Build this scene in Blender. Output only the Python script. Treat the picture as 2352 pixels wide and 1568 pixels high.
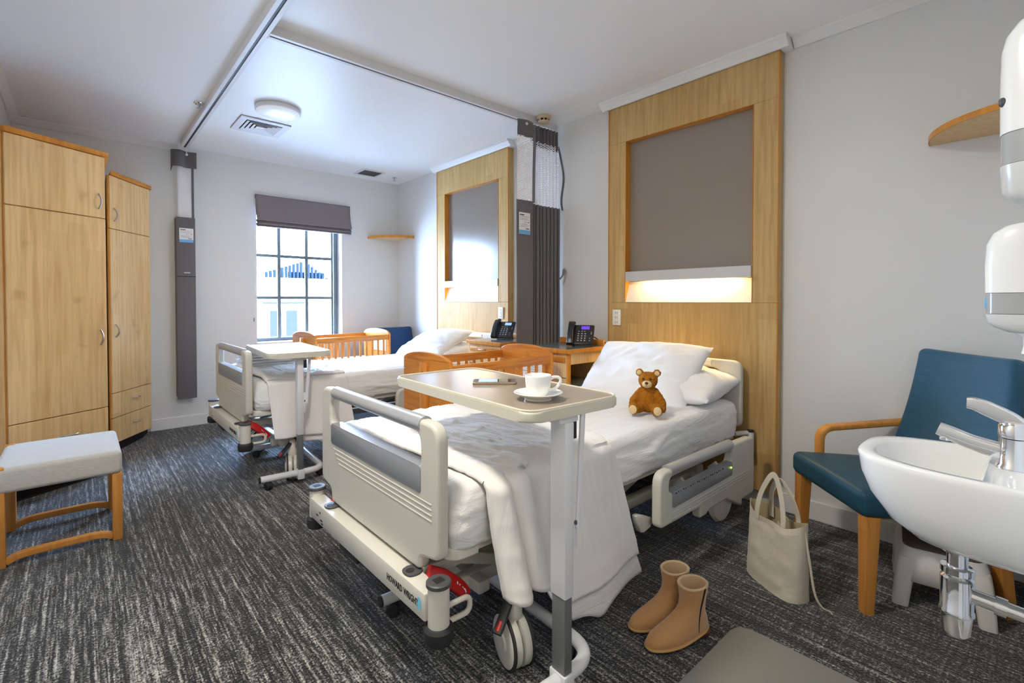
import bpy, bmesh, math, random
from mathutils import Vector, Matrix, Euler, noise as mnoise

# ------------------------------------------------------------------ setup
for o in list(bpy.data.objects):
    bpy.data.objects.remove(o)
SC = bpy.context.scene
COL = SC.collection
R = math.radians
random.seed(7)

# camera: level-ish shift-lens view, standing in the doorway
cam_d = bpy.data.cameras.new('camera')
cam = bpy.data.objects.new('camera', cam_d)
COL.objects.link(cam)
cam.location = (0, 0, 1.2)
cam.rotation_euler = (R(89.0), 0, R(-41.79))
cam_d.sensor_width = 36.0
cam_d.lens = 36.0 * 1111.0 / 2352.0
cam_d.shift_x = 0.0
cam_d.shift_y = -(784.0 - 709.5) / 2352.0
cam_d.clip_start = 0.02
SC.camera = cam

# world: bright hazy daylight sky
W = bpy.data.worlds.new('sky')
SC.world = W
W.use_nodes = True
wn = W.node_tree.nodes
wl = W.node_tree.links
wn.clear()
w_out = wn.new('ShaderNodeOutputWorld')
w_bg = wn.new('ShaderNodeBackground')
w_tc = wn.new('ShaderNodeTexCoord')
w_sep = wn.new('ShaderNodeSeparateXYZ')
w_map = wn.new('ShaderNodeMapRange')
w_mix = wn.new('ShaderNodeMix')
w_mix.data_type = 'RGBA'
w_mix.inputs[6].default_value = (0.53, 0.71, 1.0, 1)
w_mix.inputs[7].default_value = (0.36, 0.60, 1.0, 1)
w_map.inputs['From Min'].default_value = 0.0
w_map.inputs['From Max'].default_value = 0.8
wl.new(w_tc.outputs['Generated'], w_sep.inputs[0])
wl.new(w_sep.outputs['Z'], w_map.inputs['Value'])
wl.new(w_map.outputs['Result'], w_mix.inputs['Factor'])
wl.new(w_mix.outputs[2], w_bg.inputs['Color'])
w_bg.inputs['Strength'].default_value = 68.0
wl.new(w_bg.outputs[0], w_out.inputs['Surface'])

# light sampling portal in the window opening (emits nothing of its own)
pl = bpy.data.lights.new('window_portal', 'AREA')
pl.shape = 'RECTANGLE'
pl.size, pl.size_y = 0.9, 1.25
pl.cycles.is_portal = True
plo = bpy.data.objects.new('window_portal', pl)
plo.location = (1.82, 5.72, 1.4)
plo.rotation_euler = (R(-90), 0, 0)
COL.objects.link(plo)

LAMP_POWER = 28.0
STRIP_POWER = 6.0
SC.view_settings.view_transform = 'Standard'
SC.view_settings.look = 'None'
SC.view_settings.gamma = 1.0
SC.view_settings.use_curve_mapping = False
SC.view_settings.exposure = 0.6
try:
    SC.cycles.use_denoising = True
    SC.cycles.denoiser = 'OPENIMAGEDENOISE'
    SC.cycles.max_bounces = 10
    SC.cycles.diffuse_bounces = 6
    SC.cycles.sample_clamp_indirect = 8.0
    SC.cycles.caustics_refractive = False
    SC.cycles.caustics_reflective = False
except Exception:
    pass

# ------------------------------------------------------------------ materials
def new_mat(name):
    m = bpy.data.materials.new(name)
    m.use_nodes = True
    n = m.node_tree.nodes
    return m, n, m.node_tree.links, n['Principled BSDF']

def node(n, t, **kw):
    x = n.new(t)
    for k, v in kw.items():
        setattr(x, k, v)
    return x

def plain(name, col, rough=0.5, metal=0.0, spec=0.5, bump=0.0, bscale=200.0, coat=0.0, sheen=0.0, emit=None, estr=0.0, trans=0.0):
    m, n, l, b = new_mat(name)
    b.inputs['Base Color'].default_value = (*col, 1)
    b.inputs['Roughness'].default_value = rough
    b.inputs['Metallic'].default_value = metal
    b.inputs['Specular IOR Level'].default_value = spec
    b.inputs['Coat Weight'].default_value = coat
    b.inputs['Sheen Weight'].default_value = sheen
    b.inputs['Transmission Weight'].default_value = trans
    if emit:
        b.inputs['Emission Color'].default_value = (*emit, 1)
        b.inputs['Emission Strength'].default_value = estr
    if bump > 0:
        tc = node(n, 'ShaderNodeTexCoord')
        ns = node(n, 'ShaderNodeTexNoise')
        ns.inputs['Scale'].default_value = bscale
        ns.inputs['Detail'].default_value = 3.0
        bp = node(n, 'ShaderNodeBump')
        bp.inputs['Strength'].default_value = bump
        bp.inputs['Distance'].default_value = 0.002
        l.new(tc.outputs['Object'], ns.inputs['Vector'])
        l.new(ns.outputs['Fac'], bp.inputs['Height'])
        l.new(bp.outputs[0], b.inputs['Normal'])
    return m

def fabric(name, c1, c2, scale=(300, 300, 300), wscale=6.0, wrinkle=0.25, weave=0.15, rough=0.9, sheen=0.2, stretch=None):
    """woven cloth: thread noise in the colour, soft wrinkles in the bump"""
    m, n, l, b = new_mat(name)
    tc = node(n, 'ShaderNodeTexCoord')
    mp = node(n, 'ShaderNodeMapping')
    mp.inputs['Scale'].default_value = scale
    n1 = node(n, 'ShaderNodeTexNoise')
    n1.inputs['Scale'].default_value = 1.0
    n1.inputs['Detail'].default_value = 4.0
    cr = node(n, 'ShaderNodeMix', data_type='RGBA')
    cr.inputs[6].default_value = (*c1, 1)
    cr.inputs[7].default_value = (*c2, 1)
    n2 = node(n, 'ShaderNodeTexNoise')
    n2.inputs['Scale'].default_value = wscale
    n2.inputs['Detail'].default_value = 5.0
    n2.inputs['Distortion'].default_value = 0.6
    b1 = node(n, 'ShaderNodeBump')
    b1.inputs['Strength'].default_value = weave
    b1.inputs['Distance'].default_value = 0.002
    b2 = node(n, 'ShaderNodeBump')
    b2.inputs['Strength'].default_value = wrinkle
    b2.inputs['Distance'].default_value = 0.03
    l.new(tc.outputs['Object'], mp.inputs[0])
    l.new(mp.outputs[0], n1.inputs['Vector'])
    if stretch:      # creases that run one way
        m2 = node(n, 'ShaderNodeMapping')
        m2.inputs['Scale'].default_value = stretch
        m2.inputs['Rotation'].default_value = (0, 0, R(8))
        l.new(tc.outputs['Object'], m2.inputs[0]); l.new(m2.outputs[0], n2.inputs['Vector'])
        n2.inputs['Distortion'].default_value = 1.4
    else:
        l.new(tc.outputs['Object'], n2.inputs['Vector'])
    l.new(n1.outputs['Fac'], cr.inputs['Factor'])
    l.new(cr.outputs[2], b.inputs['Base Color'])
    l.new(n2.outputs['Fac'], b2.inputs['Height'])
    l.new(n1.outputs['Fac'], b1.inputs['Height'])
    l.new(b2.outputs[0], b1.inputs['Normal'])
    l.new(b1.outputs[0], b.inputs['Normal'])
    b.inputs['Roughness'].default_value = rough
    b.inputs['Sheen Weight'].default_value = sheen
    b.inputs['Specular IOR Level'].default_value = 0.2
    return m

def wood(name, c1, c2, c3, strip=11.0, rough=0.5, rings=0.0, grain_axis='Z', coat=0.0):
    """veneer: glued strips of differing tone, stretched grain, odd knots"""
    m, n, l, b = new_mat(name)
    tc = node(n, 'ShaderNodeTexCoord')
    sp = node(n, 'ShaderNodeSeparateXYZ')
    l.new(tc.outputs['Object'], sp.inputs[0])
    ad = node(n, 'ShaderNodeMath', operation='ADD')
    if grain_axis == 'Z':
        l.new(sp.outputs['X'], ad.inputs[0]); l.new(sp.outputs['Y'], ad.inputs[1])
    else:
        l.new(sp.outputs['Z'], ad.inputs[0]); l.new(sp.outputs['Y' if grain_axis == 'X' else 'X'], ad.inputs[1])
    ml = node(n, 'ShaderNodeMath', operation='MULTIPLY')
    ml.inputs[1].default_value = strip
    l.new(ad.outputs[0], ml.inputs[0])
    fl = node(n, 'ShaderNodeMath', operation='FLOOR')
    l.new(ml.outputs[0], fl.inputs[0])
    # each strip is cut into lengths
    wn_ = node(n, 'ShaderNodeTexWhiteNoise', noise_dimensions='1D')
    l.new(fl.outputs[0], wn_.inputs['W'])
    ln = node(n, 'ShaderNodeMath', operation='MULTIPLY_ADD')
    l.new(sp.outputs[grain_axis], ln.inputs[0])
    ln.inputs[1].default_value = 1.3
    l.new(wn_.outputs['Value'], ln.inputs[2])
    fl2 = node(n, 'ShaderNodeMath', operation='FLOOR')
    l.new(ln.outputs[0], fl2.inputs[0])
    cb = node(n, 'ShaderNodeCombineXYZ')
    l.new(fl.outputs[0], cb.inputs[0]); l.new(fl2.outputs[0], cb.inputs[1])
    w2 = node(n, 'ShaderNodeTexWhiteNoise', noise_dimensions='2D')
    l.new(cb.outputs[0], w2.inputs['Vector'])
    mp = node(n, 'ShaderNodeMapping')
    mp.inputs['Scale'].default_value = {'Z': (26, 26, 1.6), 'X': (1.6, 26, 26), 'Y': (26, 1.6, 26)}[grain_axis]
    l.new(tc.outputs['Object'], mp.inputs[0])
    g = node(n, 'ShaderNodeTexNoise')
    g.inputs['Scale'].default_value = 1.6
    g.inputs['Detail'].default_value = 6.0
    g.inputs['Distortion'].default_value = 0.35 + rings
    l.new(mp.outputs[0], g.inputs['Vector'])
    k = node(n, 'ShaderNodeTexNoise')
    k.inputs['Scale'].default_value = 7.0
    k.inputs['Detail'].default_value = 2.0
    l.new(tc.outputs['Object'], k.inputs['Vector'])
    kr = node(n, 'ShaderNodeMapRange')
    kr.inputs['From Min'].default_value = 0.64
    kr.inputs['From Max'].default_value = 0.78
    l.new(k.outputs['Fac'], kr.inputs['Value'])
    m1 = node(n, 'ShaderNodeMix', data_type='RGBA')
    m1.inputs[6].default_value = (*c1, 1); m1.inputs[7].default_value = (*c2, 1)
    l.new(w2.outputs['Value'], m1.inputs['Factor'])
    m2 = node(n, 'ShaderNodeMix', data_type='RGBA')
    gr = node(n, 'ShaderNodeMapRange')
    gr.inputs['From Min'].default_value = 0.42
    gr.inputs['From Max'].default_value = 0.75
    gr.inputs['To Max'].default_value = 0.85
    l.new(g.outputs['Fac'], gr.inputs['Value'])
    l.new(gr.outputs[0], m2.inputs['Factor'])
    l.new(m1.outputs[2], m2.inputs[6])
    m2.inputs[7].default_value = (*c3, 1)
    m3 = node(n, 'ShaderNodeMix', data_type='RGBA')
    kk = node(n, 'ShaderNodeMath', operation='MULTIPLY')
    kk.inputs[1].default_value = 0.5
    l.new(kr.outputs[0], kk.inputs[0])
    l.new(kk.outputs[0], m3.inputs['Factor'])
    l.new(m2.outputs[2], m3.inputs[6])
    m3.inputs[7].default_value = (c3[0] * .75, c3[1] * .7, c3[2] * .65, 1)
    l.new(m3.outputs[2], b.inputs['Base Color'])
    b.inputs['Roughness'].default_value = rough
    b.inputs['Coat Weight'].default_value = coat
    b.inputs['Coat Roughness'].default_value = 0.2
    b.inputs['Specular IOR Level'].default_value = 0.18
    return m

def carpet_mat():
    m, n, l, b = new_mat('carpet')
    tc = node(n, 'ShaderNodeTexCoord')
    sp = node(n, 'ShaderNodeSeparateXYZ')
    l.new(tc.outputs['Object'], sp.inputs[0])
    def nz(scale, sx, sy, det, dist=0.0):
        mp = node(n, 'ShaderNodeMapping')
        mp.inputs['Scale'].default_value = (sx, sy, 1)
        l.new(tc.outputs['Object'], mp.inputs[0])
        t = node(n, 'ShaderNodeTexNoise')
        t.inputs['Scale'].default_value = scale
        t.inputs['Detail'].default_value = det
        t.inputs['Roughness'].default_value = 0.65
        t.inputs['Distortion'].default_value = dist
        l.new(mp.outputs[0], t.inputs['Vector'])
        return t
    sy = nz(1.0, 92, 8.0, 2.5)      # long streaks along the room
    sx = nz(1.0, 8.0, 95, 2.5)      # cross streaks (second tile colour-way)
    # half-metre tiles decide how much cross streak shows
    spk = nz(1.0, 150, 130, 2.0)
    spk2 = nz(1.0, 75, 90, 4.0)
    tone = nz(1.0, 1.1, 0.7, 1.0)
    mr = node(n, 'ShaderNodeMapRange')
    mr.inputs['From Min'].default_value = 1.15
    mr.inputs['From Max'].default_value = 1.9
    mr.inputs['To Max'].default_value = 0.55
    l.new(sp.outputs['X'], mr.inputs['Value'])
    mx = node(n, 'ShaderNodeMix', data_type='FLOAT')
    l.new(mr.outputs[0], mx.inputs['Factor'])
    l.new(sy.outputs['Fac'], mx.inputs[2]); l.new(sx.outputs['Fac'], mx.inputs[3])
    def mth(op, a, bv):
        x = node(n, 'ShaderNodeMath', operation=op)
        if hasattr(a, 'links'): l.new(a, x.inputs[0])
        else: x.inputs[0].default_value = a
        if hasattr(bv, 'links'): l.new(bv, x.inputs[1])
        else: x.inputs[1].default_value = bv
        return x.outputs[0]
    lng = nz(1.0, 74, .8, 2.0)
    s1 = mth('ADD', mth('MULTIPLY', mx.outputs[0], .85), mth('MULTIPLY', lng.outputs['Fac'], .85))
    s2 = mth('MULTIPLY', spk.outputs['Fac'], 1.0)
    s3 = mth('MULTIPLY', spk2.outputs['Fac'], 0.65)
    t = mth('ADD', mth('ADD', s1, s2), s3)
    t = mth('ADD', t, mth('MULTIPLY', tone.outputs['Fac'], 0.35))
    cr = node(n, 'ShaderNodeValToRGB')
    e = cr.color_ramp.elements
    e[0].position = 0.40; e[0].color = (0.006, 0.006, 0.007, 1)
    e[1].position = 0.74; e[1].color = (0.52, 0.50, 0.46, 1)
    for p, c in ((0.46, (0.022, 0.022, 0.024, 1)), (0.53, (0.085, 0.083, 0.078, 1)), (0.61, (0.225, 0.215, 0.198, 1))):
        x = cr.color_ramp.elements.new(p); x.color = c
    sc = mth('DIVIDE', t, 3.7)
    sc = mth('ADD', mth('MULTIPLY', mth('SUBTRACT', sc, 0.5), 2.9), 0.48)
    l.new(sc, cr.inputs['Fac'])
    # carpet tile seams every half metre, faint and pale
    def seam(out, off):
        a = mth('ADD', out, off)
        f = node(n, 'ShaderNodeMath', operation='PINGPONG'); l.new(a, f.inputs[0]); f.inputs[1].default_value = 0.25
        return mth('LESS_THAN', f.outputs[0], 0.0016)
    sm = mth('MULTIPLY', mth('MAXIMUM', seam(sp.outputs['Y'], 0.02), seam(sp.outputs['X'], 0.1)), 0.35)
    sm = mth('MULTIPLY', sm, spk2.outputs['Fac'])
    mc = node(n, 'ShaderNodeMix', data_type='RGBA')
    l.new(sm, mc.inputs['Factor']); l.new(cr.outputs[0], mc.inputs[6]); mc.inputs[7].default_value = (0.4, 0.38, 0.34, 1)
    l.new(mc.outputs[2], b.inputs['Base Color'])
    bp = node(n, 'ShaderNodeBump')
    bp.inputs['Strength'].default_value = 0.9
    bp.inputs['Distance'].default_value = 0.008
    l.new(sc, bp.inputs['Height'])
    l.new(bp.outputs[0], b.inputs['Normal'])
    b.inputs['Roughness'].default_value = 0.95
    b.inputs['Specular IOR Level'].default_value = 0.15
    b.inputs['Sheen Weight'].default_value = 0.25
    return m

def glass_mat():
    m = bpy.data.materials.new('window_glass')
    m.use_nodes = True
    n = m.node_tree.nodes; l = m.node_tree.links
    n.clear()
    o = n.new('ShaderNodeOutputMaterial')
    mix = n.new('ShaderNodeMixShader')
    tr = n.new('ShaderNodeBsdfTransparent'); tr.inputs[0].default_value = (0.96, 0.98, 1, 1)
    gl = n.new('ShaderNodeBsdfGlossy'); gl.inputs['Roughness'].default_value = 0.02
    lw = n.new('ShaderNodeLayerWeight'); lw.inputs[0].default_value = 0.12
    l.new(lw.outputs['Fresnel'], mix.inputs[0]); l.new(tr.outputs[0], mix.inputs[1]); l.new(gl.outputs[0], mix.inputs[2])
    l.new(mix.outputs[0], o.inputs[0])
    return m

def mesh_net():
    """white knitted curtain netting: rows of small diamond holes"""
    m, n, l, b = new_mat('curtain_net')
    tc = node(n, 'ShaderNodeTexCoord')
    sp = node(n, 'ShaderNodeSeparateXYZ')
    l.new(tc.outputs['UV'], sp.inputs[0])
    def wv(op, s):
        a = node(n, 'ShaderNodeMath', operation=op)
        l.new(sp.outputs['X'], a.inputs[0]); l.new(sp.outputs['Y'], a.inputs[1])
        c = node(n, 'ShaderNodeMath', operation='MULTIPLY'); l.new(a.outputs[0], c.inputs[0]); c.inputs[1].default_value = s
        d = node(n, 'ShaderNodeMath', operation='SINE'); l.new(c.outputs[0], d.inputs[0])
        e = node(n, 'ShaderNodeMath', operation='ABSOLUTE'); l.new(d.outputs[0], e.inputs[0])
        return e
    a = wv('ADD', 175.0); c = wv('SUBTRACT', 175.0)
    mn = node(n, 'ShaderNodeMath', operation='MINIMUM')
    l.new(a.outputs[0], mn.inputs[0]); l.new(c.outputs[0], mn.inputs[1])
    gt = node(n, 'ShaderNodeMath', operation='LESS_THAN')
    l.new(mn.outputs[0], gt.inputs[0]); gt.inputs[1].default_value = 0.58
    l.new(gt.outputs[0], b.inputs['Alpha'])
    b.inputs['Base Color'].default_value = (0.92, 0.92, 0.95, 1)
    b.inputs['Roughness'].default_value = 0.8
    return m

M = {}
M['wall'] = plain('wall_paint', (0.72, 0.715, 0.695), 0.55, bump=0.06, bscale=350, spec=0.35)
M['ceiling'] = plain('ceiling_paint', (0.89, 0.885, 0.88), 0.38, bump=0.03, bscale=300, spec=0.4)
M['trim'] = plain('trim_paint', (0.78, 0.77, 0.75), 0.35, spec=0.5)
M['carpet'] = carpet_mat()
M['vinyl'] = plain('vinyl_floor', (0.21, 0.205, 0.19), 0.42, bump=0.12, bscale=420)
M['maple'] = wood('maple_veneer', (0.56, 0.375, 0.16), (0.465, 0.295, 0.112), (0.37, 0.212, 0.073), strip=9.0)
M['maple_pale'] = wood('maple_veneer_pale', (0.80, 0.55, 0.27), (0.70, 0.46, 0.205), (0.56, 0.32, 0.125), strip=7.0, rough=0.36)
M['maple_top'] = wood('maple_shelf', (0.74, 0.52, 0.28), (0.68, 0.46, 0.24), (0.58, 0.36, 0.17), strip=5.0)
M['edge'] = wood('honey_edge', (0.58, 0.235, 0.035), (0.52, 0.20, 0.028), (0.40, 0.14, 0.018), strip=3.0, rough=0.35)
M['beech'] = wood('beech', (0.56, 0.25, 0.055), (0.50, 0.21, 0.045), (0.38, 0.145, 0.028), strip=2.0, rough=0.38)
M['pine'] = wood('pine', (0.62, 0.235, 0.035), (0.55, 0.19, 0.026), (0.30, 0.08, 0.01), strip=3.0, rough=0.28, rings=1.6, grain_axis='X', coat=0.3)
M['pine_end'] = wood('pine_end_board', (0.62, 0.235, 0.035), (0.56, 0.20, 0.028), (0.33, 0.09, 0.011), strip=3.0, rough=0.28, rings=1.2, grain_axis='Y', coat=0.3)
M['pine_v'] = wood('pine_upright', (0.62, 0.235, 0.035), (0.55, 0.19, 0.026), (0.36, 0.10, 0.012), strip=3.0, rough=0.28, rings=0.6, coat=0.3)
M['taupe'] = plain('niche_laminate', (0.245, 0.205, 0.165), 0.22, spec=0.5)
M['lightshelf'] = plain('light_shelf', (0.52, 0.52, 0.53), 0.4)
M['reflector'] = plain('reflector', (0.82, 0.78, 0.66), 0.45)
M['plastic'] = plain('bed_plastic', (0.60, 0.575, 0.51), 0.36, bump=0.03, bscale=500)
M['greyplastic'] = plain('grey_plastic', (0.235, 0.245, 0.265), 0.34)
M['silver'] = plain('silver_grip', (0.43, 0.435, 0.445), 0.3, metal=0.35)
M['cream_metal'] = plain('cream_powdercoat', (0.66, 0.635, 0.565), 0.33)
M['rubber'] = plain('black_rubber', (0.02, 0.02, 0.022), 0.6)
M['darkgrey'] = plain('dark_grey_plastic', (0.07, 0.072, 0.078), 0.45)
M['red'] = plain('red_plastic', (0.50, 0.012, 0.01), 0.35)
M['white_metal'] = plain('white_powdercoat', (0.71, 0.71, 0.73), 0.33)
M['column_grey'] = plain('column_grey', (0.13, 0.135, 0.14), 0.35)
M['chrome'] = plain('chrome', (0.82, 0.82, 0.83), 0.07, metal=1.0)
M['steel'] = plain('brushed_steel', (0.55, 0.56, 0.58), 0.28, metal=1.0)
M['sheet'] = fabric('cotton_sheet', (0.80, 0.785, 0.765), (0.84, 0.825, 0.81), wscale=1.0, wrinkle=0.42, weave=0.04, rough=0.7, stretch=(3.2, 15, 11))
M['blanket'] = fabric('cotton_blanket', (0.80, 0.765, 0.735), (0.86, 0.83, 0.80), scale=(420, 420, 420), wscale=1.0, wrinkle=0.22, weave=0.1, rough=0.8, stretch=(9, 6, 3))
M['pillow'] = fabric('pillow_case', (0.82, 0.82, 0.825), (0.87, 0.87, 0.875), wscale=5.0, wrinkle=0.26, weave=0.04, rough=0.75)
M['towel'] = fabric('towel', (0.80, 0.80, 0.83), (0.88, 0.88, 0.9), scale=(260, 260, 260), wscale=5, wrinkle=0.1, weave=0.6)
M['tabletop'] = plain('tabletop_laminate', (0.31, 0.25, 0.19), 0.2, bump=0.02, bscale=600)
M['tableedge'] = plain('tabletop_edge', (0.62, 0.585, 0.48), 0.32)
M['tabletop_lit'] = plain('tabletop_window_glare', (0.72, 0.66, 0.56), 0.3)  # table laminate with the window's glare painted into its colour
M['porcelain'] = plain('porcelain', (0.83, 0.825, 0.80), 0.07, coat=0.5)
M['cupwhite'] = plain('cup_glaze', (0.84, 0.84, 0.82), 0.12, coat=0.4)
M['curtain'] = fabric('curtain_grey', (0.125, 0.115, 0.12), (0.165, 0.152, 0.158), scale=(500, 500, 60), wscale=3.0, wrinkle=0.08, weave=0.1)
M['net'] = mesh_net()
M['blind'] = fabric('blind_cloth', (0.185, 0.15, 0.158), (0.24, 0.20, 0.21), scale=(400, 400, 400), wscale=2.0, wrinkle=0.05, weave=0.1)
M['blue'] = fabric('teal_upholstery', (0.012, 0.058, 0.105), (0.034, 0.115, 0.175), scale=(14, 14, 260), wscale=1.5, wrinkle=0.04, weave=0.12, rough=0.6)
M['blue_seat'] = fabric('teal_vinyl', (0.010, 0.045, 0.075), (0.020, 0.075, 0.115), scale=(40, 40, 160), wscale=1.5, wrinkle=0.03, weave=0.05, rough=0.42, sheen=0.0)
M['navy'] = fabric('navy_upholstery', (0.014, 0.045, 0.125), (0.024, 0.068, 0.17), scale=(200, 200, 200), wscale=1.5, wrinkle=0.03, weave=0.1, rough=0.8)
M['linen'] = fabric('linen_weave', (0.33, 0.31, 0.28), (0.62, 0.60, 0.56), scale=(60, 480, 480), wscale=2.0, wrinkle=0.05, weave=0.3)
M['canvas'] = fabric('canvas', (0.52, 0.46, 0.37), (0.62, 0.56, 0.46), scale=(420, 420, 420), wscale=9.0, wrinkle=0.3, weave=0.25)
M['canvas_in'] = fabric('canvas_inside', (0.36, 0.28, 0.15), (0.42, 0.34, 0.2), wscale=6.0)
M['suede'] = fabric('tan_suede', (0.41, 0.20, 0.075), (0.50, 0.265, 0.11), scale=(160, 160, 160), wscale=14.0, wrinkle=0.06, weave=0.12, rough=0.85, sheen=0.4)
M['suede_pale'] = fabric('pale_suede_lining', (0.52, 0.36, 0.20), (0.60, 0.43, 0.26), scale=(200, 200, 200), wscale=10, wrinkle=0.05)
M['welt'] = plain('boot_welt', (0.52, 0.30, 0.10), 0.5)
M['heel'] = plain('boot_heel', (0.085, 0.03, 0.014), 0.5)
M['dark'] = plain('dark_gap', (0.012, 0.008, 0.006), 0.8)
M['fur'] = fabric('teddy_fur', (0.20, 0.058, 0.003), (0.50, 0.19, 0.012), scale=(150, 150, 150), wscale=60.0, wrinkle=0.5, weave=1.0, rough=0.95, sheen=0.0)
M['fur_pale'] = fabric('teddy_pale', (0.62, 0.44, 0.22), (0.72, 0.54, 0.30), scale=(300, 300, 300), wscale=30, wrinkle=0.1)
M['nose'] = plain('teddy_nose', (0.06, 0.018, 0.008), 0.4)
M['eye'] = plain('teddy_eye', (0.008, 0.006, 0.005), 0.12)
M['black'] = plain('black_plastic', (0.012, 0.012, 0.013), 0.32)
M['key'] = plain('key_legend', (0.75, 0.75, 0.75), 0.5)
M['screen'] = plain('phone_screen', (0.02, 0.01, 0.1), 0.2, emit=(0.12, 0.03, 1.0), estr=1.1)
M['screen2'] = plain('phone_screen_pale', (0.05, 0.1, 0.2), 0.2, emit=(0.25, 0.42, 1.0), estr=0.9)
M['glassblack'] = plain('phone_glass', (0.01, 0.009, 0.009), 0.05, coat=1.0)
M['gold'] = plain('phone_case', (0.50, 0.40, 0.29), 0.28, metal=0.8)
M['cabtop'] = plain('cabinet_top_green', (0.11, 0.145, 0.145), 0.2)
M['outlet'] = plain('outlet_white', (0.78, 0.77, 0.72), 0.3)
M['paper'] = plain('paper', (0.80, 0.80, 0.80), 0.7)
M['labelblue'] = plain('label_blue', (0.16, 0.42, 0.72), 0.6)
M['logoblue'] = plain('logo_blue', (0.20, 0.62, 0.80), 0.5)
M['ink'] = plain('ink', (0.015, 0.015, 0.018), 0.6)
M['inkgrey'] = plain('ink_grey', (0.35, 0.36, 0.38), 0.6)
M['beige'] = plain('detector_beige', (0.62, 0.50, 0.34), 0.5)
M['ventwhite'] = plain('vent_white', (0.72, 0.71, 0.72), 0.4)
M['ventdark'] = plain('vent_dark', (0.045, 0.042, 0.04), 0.7)
M['diffuser'] = plain('lamp_diffuser', (0.85, 0.87, 0.9), 0.3, emit=(0.80, 0.90, 1.0), estr=0.16)
M['framegrey'] = plain('window_steel', (0.12, 0.15, 0.16), 0.45)
M['glass'] = glass_mat()
M['smoke'] = plain('smoky_window', (0.36, 0.36, 0.35), 0.15)
M['disp'] = plain('dispenser_white', (0.80, 0.80, 0.77), 0.22)
M['dispgrey'] = plain('dispenser_grey', (0.60, 0.60, 0.575), 0.25)
M['stoolwhite'] = plain('stool_white', (0.66, 0.645, 0.615), 0.4)
M['stooltop'] = plain('stool_tread', (0.10, 0.075, 0.055), 0.7, bump=0.8, bscale=160)
M['green'] = plain('led_green', (0.1, 0.5, 0.05), 0.3, emit=(0.5, 1.0, 0.05), estr=2.0)
M['outwall'] = plain('render_white', (0.85, 0.84, 0.82), 0.8)
M['outroof'] = plain('corrugated_roof', (0.006, 0.0085, 0.011), 0.9, spec=0.0)
M['outwin'] = plain('outside_glass', (0.014, 0.0145, 0.0145), 0.9, spec=0.0)
M['outground'] = plain('outside_paving', (0.55, 0.54, 0.52), 0.9)

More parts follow.
